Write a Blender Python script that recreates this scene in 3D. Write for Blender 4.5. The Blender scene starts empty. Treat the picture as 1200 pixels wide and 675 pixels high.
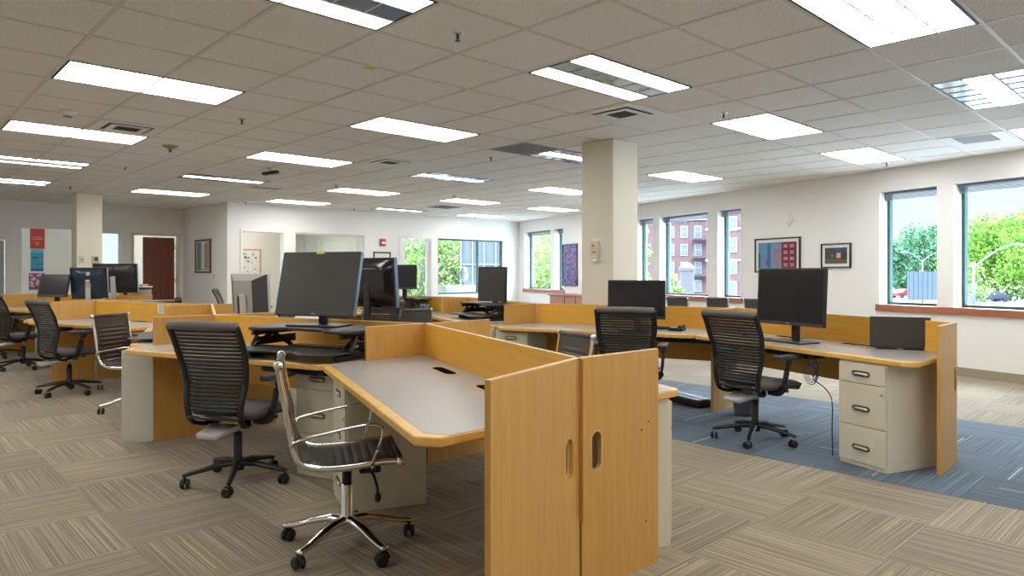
import bpy, bmesh, math, random
from mathutils import Vector, Matrix
sc = bpy.context.scene
C = sc.collection
R = math.radians
rnd = random.Random(7)

# ------------------------------------------------------------------ camera, sky, sun, exposure
AZ = 47.23                                   # heading of the camera, degrees from +X (ceiling grid axis)
cam_d = bpy.data.cameras.new('camera')
cam = bpy.data.objects.new('camera', cam_d); C.objects.link(cam)
cam.location = (0, 0, 1.28)
cam.rotation_euler = (R(90), 0, R(AZ - 90))
cam_d.sensor_width = 36; cam_d.lens = 810 / 1200 * 36
cam_d.shift_x = 16.3 / 1200; cam_d.shift_y = -18 / 1200
cam_d.clip_start = 0.05; cam_d.clip_end = 600
sc.camera = cam

sc.view_settings.view_transform = 'Standard'
sc.view_settings.look = 'None'
sc.view_settings.gamma = 1
sc.view_settings.exposure = 0.0
sc.view_settings.use_curve_mapping = False
sc.cycles.use_denoising = True
sc.cycles.max_bounces = 8
sc.cycles.diffuse_bounces = 5
sc.cycles.transparent_max_bounces = 16
sc.cycles.sample_clamp_indirect = 6

LAMP = 12.8                                  # radiance of a lit lens
SKY = 1.1                                    # near the horizon; the bright overcast zenith is four times that
w = bpy.data.worlds.new('sky'); sc.world = w; w.use_nodes = True
nt = w.node_tree; bg = nt.nodes['Background']
tc = nt.nodes.new('ShaderNodeTexCoord'); sx = nt.nodes.new('ShaderNodeSeparateXYZ')
nt.links.new(tc.outputs['Generated'], sx.inputs[0])
cr = nt.nodes.new('ShaderNodeValToRGB')
cr.color_ramp.elements[0].position = 0.0; cr.color_ramp.elements[0].color = (0.88, 0.98, 1.0, 1)
cr.color_ramp.elements[1].position = 0.75; cr.color_ramp.elements[1].color = (22, 27, 32.5, 1)
e = cr.color_ramp.elements.new(0.12); e.color = (0.80, 0.95, 1.05, 1)
e = cr.color_ramp.elements.new(0.32); e.color = (13, 16, 19.5, 1)
nz = nt.nodes.new('ShaderNodeTexNoise'); nz.inputs['Scale'].default_value = 3.5; nz.inputs['Detail'].default_value = 5
mp = nt.nodes.new('ShaderNodeMapping'); mp.inputs['Scale'].default_value = (1, 1, 4)
nt.links.new(tc.outputs['Generated'], mp.inputs[0]); nt.links.new(mp.outputs[0], nz.inputs['Vector'])
r2 = nt.nodes.new('ShaderNodeValToRGB'); r2.color_ramp.elements[0].position = .48; r2.color_ramp.elements[1].position = .68
nt.links.new(nz.outputs[0], r2.inputs[0])
mx = nt.nodes.new('ShaderNodeMix'); mx.data_type = 'RGBA'
mfac = nt.nodes.new('ShaderNodeMath'); mfac.operation = 'MULTIPLY'; mfac.inputs[1].default_value = .35; nt.links.new(r2.outputs[0], mfac.inputs[0]); nt.links.new(mfac.outputs[0], mx.inputs[0]); nt.links.new(sx.outputs[2], cr.inputs[0])
nt.links.new(cr.outputs[0], mx.inputs[6]); mx.inputs[7].default_value = (1.0, 1.0, 1.0, 1)
nt.links.new(mx.outputs[2], bg.inputs['Color']); bg.inputs['Strength'].default_value = SKY

sun_d = bpy.data.lights.new('sun', 'SUN'); sun = bpy.data.objects.new('sun', sun_d); C.objects.link(sun)
sun_d.energy = 4.0; sun_d.color = (1.0, .95, .86); sun_d.angle = R(1.0)
sun.rotation_euler = (R(48), 0, R(205 + 90)) # comes from behind the building (-X side), high

# ------------------------------------------------------------------ materials
MATS = {}
def new_mat(name):
    m = bpy.data.materials.new(name); m.use_nodes = True
    MATS[name] = m
    return m, m.node_tree, m.node_tree.nodes['Principled BSDF']
def plain(name, col, rough=.5, metal=0, noise=0, nscale=30, bump=0, coat=0, spec=None, alpha=None):
    m, t, b = new_mat(name)
    b.inputs['Base Color'].default_value = (*col, 1); b.inputs['Roughness'].default_value = rough
    b.inputs['Metallic'].default_value = metal
    if coat: b.inputs['Coat Weight'].default_value = coat
    if spec is not None: b.inputs['Specular IOR Level'].default_value = spec
    if noise or bump:
        o = t.nodes.new('ShaderNodeTexCoord'); n = t.nodes.new('ShaderNodeTexNoise')
        n.inputs['Scale'].default_value = nscale; n.inputs['Detail'].default_value = 4
        t.links.new(o.outputs['Object'], n.inputs['Vector'])
        if noise:
            mm = t.nodes.new('ShaderNodeMix'); mm.data_type = 'RGBA'
            mm.inputs[6].default_value = (*[c * (1 - noise) for c in col], 1)
            mm.inputs[7].default_value = (*[min(1, c * (1 + noise)) for c in col], 1)
            t.links.new(n.outputs[0], mm.inputs[0]); t.links.new(mm.outputs[2], b.inputs['Base Color'])
        if bump:
            bp = t.nodes.new('ShaderNodeBump'); bp.inputs['Strength'].default_value = bump; bp.inputs['Distance'].default_value = .002
            t.links.new(n.outputs[0], bp.inputs['Height']); t.links.new(bp.outputs[0], b.inputs['Normal'])
    return m
def wood(name, c0, c1, scale=(2.2, 2.2, 26), rough=.38, fleck=0.0):
    """grain runs along the object's local axis with the small scale"""
    m, t, b = new_mat(name)
    o = t.nodes.new('ShaderNodeTexCoord'); mp = t.nodes.new('ShaderNodeMapping'); mp.inputs['Scale'].default_value = scale
    t.links.new(o.outputs['Object'], mp.inputs[0])
    n = t.nodes.new('ShaderNodeTexNoise'); n.inputs['Scale'].default_value = 1.6; n.inputs['Detail'].default_value = 7; n.inputs['Distortion'].default_value = .8
    t.links.new(mp.outputs[0], n.inputs['Vector'])
    r = t.nodes.new('ShaderNodeValToRGB')
    r.color_ramp.elements[0].position = .3; r.color_ramp.elements[0].color = (*c0, 1)
    r.color_ramp.elements[1].position = .72; r.color_ramp.elements[1].color = (*c1, 1)
    t.links.new(n.outputs[0], r.inputs[0])
    t.links.new(r.outputs[0], b.inputs['Base Color'])
    b.inputs['Roughness'].default_value = rough
    b.inputs['Coat Weight'].default_value = .15; b.inputs['Coat Roughness'].default_value = .25
    return m

M_WALL = plain('wall_paint', (.87, .865, .85), .75, bump=.05, nscale=220)
M_WALL2 = plain('office_wall_paint', (.80, .78, .70), .8)
M_GREYP = plain('grey_door_paint', (.42, .44, .46), .5)
M_COLUMN = plain('column_lit_tan', (.74, .70, .58), .7)  # tan cast of the mixed lighting put into the colour
M_TRIMW = plain('white_trim', (.84, .84, .82), .5)
M_GRID = plain('ceiling_grid_white', (.66, .64, .58), .5)
M_MAPLE = wood('maple_panel', (.56, .30, .070), (.63, .355, .09), (26, 26, 1.7))
M_MAPLE_H = wood('maple_front', (.71, .355, .038), (.78, .415, .055), (2.2, 2.2, 26))
M_PLY = wood('ply_edge', (.60, .40, .19), (.86, .64, .36), (1, 1, 160), rough=.5)
M_EDGE = wood('desk_edge', (.70, .40, .09), (.82, .52, .16), (9, 9, 9), rough=.35)
M_LAM = plain('laminate', (.36, .345, .33), .30, noise=.07, nscale=400)  # grey lifted so the colour holds some of the bright reflection
M_CREAM = plain('cream_steel', (.66, .615, .48), .42)
M_CREAMD = plain('cream_steel_panel', (.60, .58, .50), .45)
M_BRONZE = plain('bronze_pull', (.23, .17, .11), .35, .8)
M_BLACK = plain('black_plastic', (.013, .013, .014), .42)
M_BLACKG = plain('glossy_black_plastic', (.012, .012, .014), .18)
M_DARK = plain('dark_grey_plastic', (.045, .046, .05), .38)
M_RISER = plain('riser_top', (.030, .031, .034), .42, noise=.1, nscale=300)
M_RISER_SHEEN = plain('riser_top_sheen', (.12, .12, .125), .4)  # dark riser top with its glancing sheen put into the colour
M_SCREEN = plain('screen_off', (.016, .016, .018), .22)
M_SCREENG = plain('screen_off_matte', (.052, .048, .042), .34)  # brownish grey of the room's reflection put into the base colour
M_SILVER = plain('silver_plastic', (.52, .52, .50), .35, .25)
M_ALU = plain('brushed_aluminium', (.62, .63, .65), .28, .9)
M_CHROME = plain('chrome', (.80, .80, .80), .09, 1.0)
M_FABRIC = plain('dark_grey_fabric', (.105, .097, .093), .85, noise=.2, nscale=350, bump=.3)
M_SLAT = plain('slat_rubber', (.016, .016, .017), .5)
M_HEAD = plain('grey_top_band', (.14, .13, .125), .6, noise=.15, nscale=300)
M_LEATHER = plain('black_leather', (.020, .019, .018), .38, bump=.25, nscale=160)
M_LEATHERB = plain('brown_leather', (.045, .026, .021), .36, bump=.25, nscale=160)
M_LEATHERG = plain('grey_leather', (.055, .056, .058), .42, bump=.25, nscale=160)
M_LEATHERK = plain('khaki_leather', (.10, .10, .085), .45, bump=.2, nscale=160)
M_BLUEB = plain('blue_black_plastic', (.018, .035, .055), .16)
M_TANK = plain('silver_monitor_back', (.36, .35, .31), .45)
M_WHITE = plain('white_plastic', (.80, .80, .77), .4)
M_PAPER = plain('paper', (.82, .81, .76), .8)
M_IVORY = plain('ivory_plastic', (.66, .58, .38), .45)
M_RED = plain('alarm_red', (.50, .02, .02), .4)
M_REDDOOR = wood('mahogany_door', (.15, .035, .018), (.24, .065, .035), (16, 16, 1.2), rough=.35)
M_SILL = wood('red_oak_sill', (.33, .11, .065), (.42, .16, .09), (2, 2, 20), rough=.35)
M_FRAMEB = plain('black_frame', (.02, .018, .02), .4)
M_FRAMEW = wood('walnut_frame', (.12, .035, .015), (.20, .07, .03), (9, 9, 9))
M_FRAMEO = plain('oak_frame', (.58, .34, .15), .5)
M_MAT = plain('picture_mat', (.80, .80, .78), .8)
M_TEAL = plain('green_window_frame', (.018, .085, .08), .4)
M_BLIND = plain('blind_grey', (.17, .20, .25), .5)
M_BASE = plain('vinyl_base', (.34, .29, .21), .6)
M_CABLE = plain('blue_cable', (.02, .05, .22), .5)
M_CORD = plain('black_cord', (.01, .01, .01), .5)
M_BRASS = plain('brass', (.55, .38, .12), .3, .9)
M_VENTD = plain('vent_dark', (.05, .05, .055), .6)
M_RETURN = plain('perforated_return', (.30, .31, .32), .5)
M_VENT = plain('vent_white', (.74, .75, .75), .45)
M_SLOT = plain('slot_shade', (.008, .008, .008), 1, spec=0)
M_YEL = plain('yellow_tape', (.62, .60, .12), .6)
M_CONE = plain('tan_stain_escutcheon', (.36, .25, .11), .6)

def glass_mat(name, tint, fac=.06):
    m = bpy.data.materials.new(name); m.use_nodes = True; t = m.node_tree; t.nodes.clear()
    out = t.nodes.new('ShaderNodeOutputMaterial'); tr = t.nodes.new('ShaderNodeBsdfTransparent'); gl = t.nodes.new('ShaderNodeBsdfGlossy')
    mx = t.nodes.new('ShaderNodeMixShader'); tr.inputs[0].default_value = (*tint, 1); gl.inputs['Roughness'].default_value = .02
    mx.inputs[0].default_value = fac
    t.links.new(tr.outputs[0], mx.inputs[1]); t.links.new(gl.outputs[0], mx.inputs[2]); t.links.new(mx.outputs[0], out.inputs[0])
    return m
M_GLASS = glass_mat('window_glass', (.95, .985, .99), .03)
M_GLASS2 = glass_mat('office_glass', (.86, .93, .88), .10)

def emis(name, col, s):
    m = bpy.data.materials.new(name); m.use_nodes = True; t = m.node_tree
    b = t.nodes['Principled BSDF']; b.inputs['Base Color'].default_value = (*col, 1)
    b.inputs['Emission Color'].default_value = (*col, 1); b.inputs['Emission Strength'].default_value = s
    return m
M_LIT = emis('lit_lens', (1.0, .985, .955), LAMP)
M_UNLIT = plain('unlit_lens', (.34, .42, .50), .15, .6)

def ceiling_mat():
    m, t, b = new_mat('acoustic_tile')
    o = t.nodes.new('ShaderNodeNewGeometry')
    n = t.nodes.new('ShaderNodeTexNoise'); n.inputs['Scale'].default_value = 130; n.inputs['Detail'].default_value = 3
    t.links.new(o.outputs['Position'], n.inputs['Vector'])
    r = t.nodes.new('ShaderNodeValToRGB'); r.color_ramp.elements[0].position = .36; r.color_ramp.elements[0].color = (.66, .64, .605, 1)
    r.color_ramp.elements[1].position = .56; r.color_ramp.elements[1].color = (.88, .87, .845, 1)
    t.links.new(n.outputs[0], r.inputs[0]); t.links.new(r.outputs[0], b.inputs['Base Color']); b.inputs['Roughness'].default_value = .9
    return m
M_TILE = ceiling_mat()

def math_node(t, op, a, b=None, c=None):
    n = t.nodes.new('ShaderNodeMath'); n.operation = op
    for i, v in enumerate((a, b, c)):
        if v is None: continue
        if isinstance(v, (int, float)): n.inputs[i].default_value = v
        else: t.links.new(v, n.inputs[i])
    return n.outputs[0]
def carpet_mat(name, x0, y0, dark, light, accents, tint=.12):
    """quarter-turned striped carpet tiles, 0.61 m"""
    m, t, b = new_mat(name)
    g = t.nodes.new('ShaderNodeNewGeometry'); s = t.nodes.new('ShaderNodeSeparateXYZ'); t.links.new(g.outputs['Position'], s.inputs[0])
    x = math_node(t, 'DIVIDE', math_node(t, 'SUBTRACT', s.outputs[0], x0), .61)
    y = math_node(t, 'DIVIDE', math_node(t, 'SUBTRACT', s.outputs[1], y0), .61)
    ix = math_node(t, 'FLOOR', x); iy = math_node(t, 'FLOOR', y)
    fx = math_node(t, 'FRACT', x); fy = math_node(t, 'FRACT', y)
    par = math_node(t, 'FLOORED_MODULO', math_node(t, 'ADD', ix, iy), 2)
    u = t.nodes.new('ShaderNodeMix'); t.links.new(par, u.inputs[0]); t.links.new(fx, u.inputs[2]); t.links.new(fy, u.inputs[3])
    v = t.nodes.new('ShaderNodeMix'); t.links.new(par, v.inputs[0]); t.links.new(fy, v.inputs[2]); t.links.new(fx, v.inputs[3])
    u, v = u.outputs[0], v.outputs[0]
    tid = math_node(t, 'ADD', math_node(t, 'MULTIPLY', ix, 17.31), math_node(t, 'MULTIPLY', iy, 5.77))
    def nz(su, sv, det, off=0.0):
        cb = t.nodes.new('ShaderNodeCombineXYZ')
        t.links.new(math_node(t, 'MULTIPLY', u, su), cb.inputs[0]); t.links.new(math_node(t, 'MULTIPLY', v, sv), cb.inputs[1])
        t.links.new(math_node(t, 'ADD', tid, off), cb.inputs[2])
        n = t.nodes.new('ShaderNodeTexNoise'); n.inputs['Scale'].default_value = 1; n.inputs['Detail'].default_value = det
        t.links.new(cb.outputs[0], n.inputs['Vector']); return n.outputs[0]
    r = t.nodes.new('ShaderNodeValToRGB'); e = r.color_ramp.elements
    e[0].position = .34; e[0].color = (*dark, 1); e[1].position = .74; e[1].color = (*light, 1)
    mid = e.new(.52); mid.color = (*[(a * .62 + c * .38) for a, c in zip(dark, light)], 1)
    t.links.new(nz(95, .7, .8), r.inputs[0])
    col = r.outputs[0]
    wn = t.nodes.new('ShaderNodeTexWhiteNoise'); wn.noise_dimensions = '1D'; t.links.new(tid, wn.inputs['W'])
    k = math_node(t, 'MULTIPLY_ADD', wn.outputs[0], tint * 2, 1 - tint)
    fine = t.nodes.new('ShaderNodeTexNoise'); fine.inputs['Scale'].default_value = 260; t.links.new(g.outputs['Position'], fine.inputs['Vector'])
    k = math_node(t, 'MULTIPLY', k, math_node(t, 'MULTIPLY_ADD', fine.outputs[0], .5, .75))
    sc_ = t.nodes.new('ShaderNodeVectorMath'); sc_.operation = 'SCALE'; t.links.new(col, sc_.inputs[0]); t.links.new(k, sc_.inputs['Scale'])
    col = sc_.outputs[0]
    for q, (c, off) in enumerate(accents):
        # one narrow accent thread somewhere in some tiles, over part of the length
        w2 = t.nodes.new('ShaderNodeTexWhiteNoise'); w2.noise_dimensions = '1D'; t.links.new(math_node(t, 'ADD', tid, off), w2.inputs['W'])
        w3 = t.nodes.new('ShaderNodeTexWhiteNoise'); w3.noise_dimensions = '1D'; t.links.new(math_node(t, 'ADD', tid, off + 3.3), w3.inputs['W'])
        a = math_node(t, 'LESS_THAN', math_node(t, 'ABSOLUTE', math_node(t, 'SUBTRACT', u, w2.outputs[0])), .009)
        a = math_node(t, 'MULTIPLY', a, math_node(t, 'LESS_THAN', math_node(t, 'ABSOLUTE', math_node(t, 'SUBTRACT', v, w3.outputs[0])), .34))
        a = math_node(t, 'MULTIPLY', a, math_node(t, 'MULTIPLY', math_node(t, 'GREATER_THAN', w3.outputs[0], .30), .55))
        mm = t.nodes.new('ShaderNodeMix'); mm.data_type = 'RGBA'; t.links.new(a, mm.inputs[0]); t.links.new(col, mm.inputs[6]); mm.inputs[7].default_value = (*c, 1)
        col = mm.outputs[2]
    t.links.new(col, b.inputs['Base Color']); b.inputs['Roughness'].default_value = .9
    b.inputs['Specular IOR Level'].default_value = .25
    b.inputs['Sheen Weight'].default_value = .22; b.inputs['Sheen Roughness'].default_value = .45
    bp = t.nodes.new('ShaderNodeBump'); bp.inputs['Strength'].default_value = .35; bp.inputs['Distance'].default_value = .002
    t.links.new(nz(90, 1, 1, 9.1), bp.inputs['Height']); t.links.new(bp.outputs[0], b.inputs['Normal'])
    return m
M_CARPET = carpet_mat('tan_carpet', .94, .48, (.175, .143, .100), (.39, .322, .222), [((.50, .42, .06), 1.7), ((.13, .17, .27), 8.1)])
M_CARPETB = carpet_mat('blue_carpet', .94, .48, (.027, .050, .078), (.110, .165, .230), [((.6, .65, .68), 2.2)], .2)

# ------------------------------------------------------------------ geometry helpers
def link(name, me, mat, parent=None, loc=None, rot=None, smooth=False, bevel=0, seg=2):
    o = bpy.data.objects.new(name, me); C.objects.link(o)
    if mat is not None: me.materials.append(mat)
    if parent: o.parent = parent
    if loc: o.location = loc
    if rot: o.rotation_euler = rot
    if smooth:
        for p in me.polygons: p.use_smooth = True
    if bevel:
        b = o.modifiers.new('bevel', 'BEVEL'); b.width = bevel; b.segments = seg; b.limit_method = 'ANGLE'; b.angle_limit = R(40)
    return o
class MB:
    def __init__(s): s.b = bmesh.new()
    def box(s, x0, x1, y0, y1, z0, z1, M=None):
        v = [s.b.verts.new((x, y, z)) for z in (z0, z1) for y in (y0, y1) for x in (x0, x1)]
        for f in ((0, 2, 3, 1), (4, 5, 7, 6), (0, 1, 5, 4), (2, 6, 7, 3), (0, 4, 6, 2), (1, 3, 7, 5)): s.b.faces.new([v[i] for i in f])
        if M: bmesh.ops.transform(s.b, matrix=M, verts=v)
        return s
    def prism(s, poly, z0, z1, M=None):
        lo = [s.b.verts.new((x, y, z0)) for x, y in poly]; hi = [s.b.verts.new((x, y, z1)) for x, y in poly]
        n = len(poly)
        a = sum(poly[i][0] * poly[(i + 1) % n][1] - poly[(i + 1) % n][0] * poly[i][1] for i in range(n))
        if a < 0: lo.reverse(); hi.reverse()
        s.b.faces.new(list(reversed(lo))); s.b.faces.new(hi)
        for i in range(n): s.b.faces.new((lo[i], lo[(i + 1) % n], hi[(i + 1) % n], hi[i]))
        if M: bmesh.ops.transform(s.b, matrix=M, verts=lo + hi)
        return s
    def tube(s, pts, r, n=10, closed=False, flat=(1, 1), up=(0, 0, 1)):
        pts = [Vector(p) for p in pts]; rs = r if isinstance(r, (list, tuple)) else [r] * len(pts)
        N = len(pts); rings = []
        for i, p in enumerate(pts):
            if closed: d = pts[(i + 1) % N] - pts[i - 1]
            else: d = pts[min(i + 1, N - 1)] - pts[max(i - 1, 0)]
            if d.length < 1e-9: d = Vector((0, 0, 1))
            d.normalize(); a = Vector(up)
            if abs(d.dot(a)) > .95: a = Vector((1, 0, 0)) if abs(d.x) < .9 else Vector((0, 1, 0))
            x = a.cross(d).normalized(); y = d.cross(x)
            rings.append([s.b.verts.new(p + x * math.cos(2 * math.pi * k / n) * rs[i] * flat[0] + y * math.sin(2 * math.pi * k / n) * rs[i] * flat[1]) for k in range(n)])
        for i in range(N if closed else N - 1):
            A, B = rings[i], rings[(i + 1) % N]
            for k in range(n): s.b.faces.new((A[k], A[(k + 1) % n], B[(k + 1) % n], B[k]))
        if not closed: s.b.faces.new(list(reversed(rings[0]))); s.b.faces.new(rings[-1])
        return s
    def lathe(s, prof, n=20, M=None):
        rings = []; vs = []
        for r, z in prof:
            rings.append([s.b.verts.new((math.cos(2 * math.pi * k / n) * r, math.sin(2 * math.pi * k / n) * r, z)) for k in range(n)]); vs += rings[-1]
        for A, B in zip(rings, rings[1:]):
            for k in range(n): s.b.faces.new((A[k], A[(k + 1) % n], B[(k + 1) % n], B[k]))
        s.b.faces.new(list(reversed(rings[0]))); s.b.faces.new(rings[-1])
        if M: bmesh.ops.transform(s.b, matrix=M, verts=vs)
        return s
    def grid(s, f, nu, nv):
        vv = [[s.b.verts.new(f(i / nu, j / nv)) for j in range(nv + 1)] for i in range(nu + 1)]
        for i in range(nu):
            for j in range(nv): s.b.faces.new((vv[i][j], vv[i + 1][j], vv[i + 1][j + 1], vv[i][j + 1]))
        return s
    def quad(s, *p):
        s.b.faces.new([s.b.verts.new(q) for q in p]); return s
    def build(s, name, mat, parent=None, loc=None, rot=None, smooth=False, bevel=0, seg=2):
        me = bpy.data.meshes.new(name)
        bmesh.ops.recalc_face_normals(s.b, faces=s.b.faces) if len(s.b.faces) > 1 else None
        s.b.to_mesh(me); s.b.free()
        return link(name, me, mat, parent, loc, rot, smooth, bevel, seg)
def solid(o, th, offset=0):
    m = o.modifiers.new('thickness', 'SOLIDIFY'); m.thickness = th; m.offset = offset; return o
def tag(o, label=None, cat=None, group=None, kind=None):
    if label: o['label'] = label
    if cat: o['category'] = cat
    if group: o['group'] = group
    if kind: o['kind'] = kind
    return o
def thing(name, label, cat, loc=(0, 0, 0), rz=0, group=None):
    o = bpy.data.objects.new(name, None); C.objects.link(o); o.empty_display_size = .1
    o.location = loc; o.rotation_euler = (0, 0, R(rz)); return tag(o, label, cat, group)
def struct(o): o['kind'] = 'structure'; return o
def dup(o, loc, rz, label, group=None, name=None):
    """a copy of a thing with copies of its parts and sub-parts"""
    r = o.copy(); C.objects.link(r); r.location = loc; r.rotation_euler = (0, 0, R(rz)); r['label'] = label
    if group: r['group'] = group
    for ch in KIDS(o):
        c = ch.copy(); C.objects.link(c); c.parent = r
        for g in KIDS(ch):
            d = g.copy(); C.objects.link(d); d.parent = c
    return r
def KIDS(o): return [x for x in bpy.data.objects if x.parent == o]
def az(a, l=1): return Vector((math.cos(R(a)) * l, math.sin(R(a)) * l))
def smooth_path(pts, n=6):
    """Catmull-Rom through the points"""
    P = [Vector(p) for p in pts]; out = []
    for i in range(len(P) - 1):
        a, b, c, d = P[max(i - 1, 0)], P[i], P[i + 1], P[min(i + 2, len(P) - 1)]
        for k in range(n):
            t = k / n
            out.append(.5 * ((2 * b) + (c - a) * t + (2 * a - 5 * b + 4 * c - d) * t * t + (3 * b - a - 3 * c + d) * t ** 3))
    out.append(P[-1]); return out
def text(s, size, mat, parent, M, name='logo', ext=.0006):
    cu = bpy.data.curves.new(name, 'FONT'); cu.body = s; cu.size = size; cu.extrude = ext; cu.align_x = 'CENTER'; cu.align_y = 'CENTER'
    o = bpy.data.objects.new(name, cu); C.objects.link(o)
    me = bpy.data.meshes.new_from_object(o); bpy.data.objects.remove(o)
    o = link(name, me, mat, parent); o.matrix_local = M; return o
# ------------------------------------------------------------------ the room
H = 2.693
WO = Vector((9.80, 1.72)); WA = 72.6                      # window wall: origin and heading
wu = az(WA); wn = az(WA - 90)                             # along the wall, outward
BY = 13.85; RX = 5.42; LY = 16.4; T = .28
WEND = 12.66                                              # length from origin to the far corner
def W(s, out=0.0): p = WO + wu * s + wn * out; return (p.x, p.y)

def wall(name, org, heading, length, height, openings, thick, side, mat=M_WALL, z0=0.0):
    """one wall, built of blocks around its openings; side=+1 puts the thickness to the left of the heading"""
    o = thing_struct(name, (*org, 0), heading)
    m = MB(); y0, y1 = (0, thick) if side > 0 else (-thick, 0)
    xs = 0.0
    for a, b, lo, hi in sorted(openings):
        if a > xs: m.box(xs, a, y0, y1, z0, height)
        if lo > z0: m.box(a, b, y0, y1, z0, lo)
        if hi < height: m.box(a, b, y0, y1, hi, height)
        xs = b
    if xs < length: m.box(xs, length, y0, y1, z0, height)
    ob = m.build(name, mat); ob.location = (*org, 0); ob.rotation_euler = (0, 0, R(heading)); struct(ob)
    return ob
def thing_struct(*a): return None

fl = MB().prism([(-3.2, -3.2), (9, -3.2), (12.0, 5), (15.2, 14.2), (9.6, 19.2), (-3.2, 19.2)], -.25, 0).build('floor', M_CARPET); struct(fl)
inset = MB().box(4.60, 7.04, -3.2, 9.63, 0, .002).build('floor_inset', M_CARPETB); struct(inset)
cl = MB().prism([(-3.2, -3.2), (9, -3.2), (12.0, 5), (15.2, 14.2), (9.6, 19.2), (-3.2, 19.2)], H, H + .3).build('ceiling', M_TILE); struct(cl)
GX, GY = 3.448, 2.839
g = MB()
def inside_x(y): return WO.x + (y - WO.y) / math.tan(R(WA))
for i in range(-11, 17):
    x = GX + i * .61
    y1 = BY if x > RX else LY
    y0 = -3.0
    if x > 8.3: y0 = max(-3.0, WO.y + (x - WO.x) * math.tan(R(WA)))
    if y0 < y1: g.box(x - .012, x + .012, y0, y1, H - .004, H + .001)
for j in range(-9, 23):
    y = GY + j * .61
    if y > LY: continue
    x1 = inside_x(y) if y < BY else RX
    g.box(-3.0, x1, y - .012, y + .012, H - .0035, H + .001)
struct(g.build('ceiling_grid', M_GRID))

# window wall; openings (s0, s1, z0, z1)
ZW0, ZW1 = .84, 2.39
OPEN = [(-3.15, -2.35), (-2.15, -.85 + .0), (-.72, .79), (1.00, 1.79), (4.35, 4.91), (5.15, 6.53), (6.74, 7.30), (10.28, 10.72), (10.92, 12.36)]
OPEN = [(-.72, .79), (1.00, 1.79), (4.35, 4.91), (5.15, 6.53), (6.74, 7.30), (10.28, 10.72), (10.92, 12.36)]
S0 = -5.0
org = WO + wu * S0
wall('wall_right', org, WA, WEND - S0 + .2, H + .25, [(a - S0, b - S0, ZW0, ZW1) for a, b in OPEN], T, -1)
bb = MB().box(0, WEND - S0, 0, .012, 0, .11).build('baseboard_right', M_BASE); bb.location = (*org, 0); bb.rotation_euler = (0, 0, R(WA)); struct(bb)
for k, (a, b) in enumerate([(-1.6, 1.83), (4.3, 7.36), (10.22, 12.42)]):
    sl = MB().box(a, b, -T + .1, .035, ZW0 - .085, ZW0 + .004).build(f'trim_{k + 1}', M_SILL, bevel=.006)
    sl.location = (*WO, 0); sl.rotation_euler = (0, 0, R(WA)); struct(sl)
WN = 0
def window(s0, s1, z0=ZW0, z1=ZW1, org=WO, heading=WA, inset=.2, side=-1, blind=True, mull=None):
    global WN; WN += 1
    f = MB(); fw = .036; y = side * inset; d = .03
    f.box(s0, s0 + fw, y - d, y + d, z0, z1).box(s1 - fw, s1, y - d, y + d, z0, z1).box(s0 + fw, s1 - fw, y - d, y + d, z0, z0 + fw).box(s0 + fw, s1 - fw, y - d, y + d, z1 - fw, z1)
    if mull:
        for q in mull: f.box(q - .02, q + .02, y - d, y + d, z0 + fw, z1 - fw)
    fr = f.build(f'window_{WN}', M_TEAL); fr.location = (*org, 0); fr.rotation_euler = (0, 0, R(heading)); struct(fr)
    gl = MB().quad((s0, y, z0), (s1, y, z0), (s1, y, z1), (s0, y, z1)).build('glass', M_GLASS, fr)
    if blind:
        bl = MB(); yy = y - side * .07
        for q in range(6): bl.box(s0 + .01, s1 - .01, yy - .022, yy + .022, z1 - .115 + q * .014, z1 - .109 + q * .014)
        bl.box(s0 + .005, s1 - .005, yy - .026, yy + .026, z1 - .032, z1 - .002)
        bl.build('blind', M_BLIND, fr)
    return fr
for a, b in OPEN: window(a, b)

# far wall (through to outside), the return, the left far wall, and the walls behind the camera
NX = 14.0
wall('wall_back', (RX, BY), 0, NX - RX, H + .25, [(5.73 - RX, 6.61 - RX, 0, 2.12), (6.88 - RX, 8.59 - RX, .88, 2.14), (9.62 - RX, 10.52 - RX, 0, 2.12), (10.74 - RX, 13.01 - RX, .73, 2.15)], .16, 1)
wall('wall_return', (RX, BY + .16), 90, LY - BY - .16, H + .25, [], .14, -1)
wall('wall_left_back', (-3, LY), 0, RX + 3.14, H + .25, [(1.1 + 3, 2.10 + 3, 0, 1.92), (2.36 + 3, 3.25 + 3, 0, 2.17), (3.42 + 3, 4.14 + 3, 1.0, 2.15), (4.39 + 3, 5.30 + 3, 0, 2.10)], .14, 1)
wall('wall_left', (-3, -3), 90, LY + 3, H + .25, [], .2, 1)
wall('wall_front', (-3, -3), 0, 11.2, H + .25, [], .2, -1)
# offices behind the far walls
wall('wall_office_back', (RX - 8.6, 18.6), 0, 13.6, H + .25, [(9.3, 10.0, .9, 2.2), (7.15, 7.95, .9, 2.4)], .15, 1, M_WALL2)
wall('wall_office_side', (9.42, BY + .16), 90, 4.8, H + .25, [], .12, -1, M_WALL2)
wall('wall_hall', (2.46, 17.2), 0, .92, H + .25, [], .1, 1, M_WALL2)
wall('wall_office_rear', (5.56, 15.95), 0, 2.0, H + .25, [], .1, 1, M_WALL2)
bk = MB().box(RX, 5.62, BY - .012, BY, 0, .1).box(6.72, 9.5, BY - .012, BY, 0, .1).box(10.6, 13.4, BY - .012, BY, 0, .1).build('baseboard_back', M_BASE); struct(bk)

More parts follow.
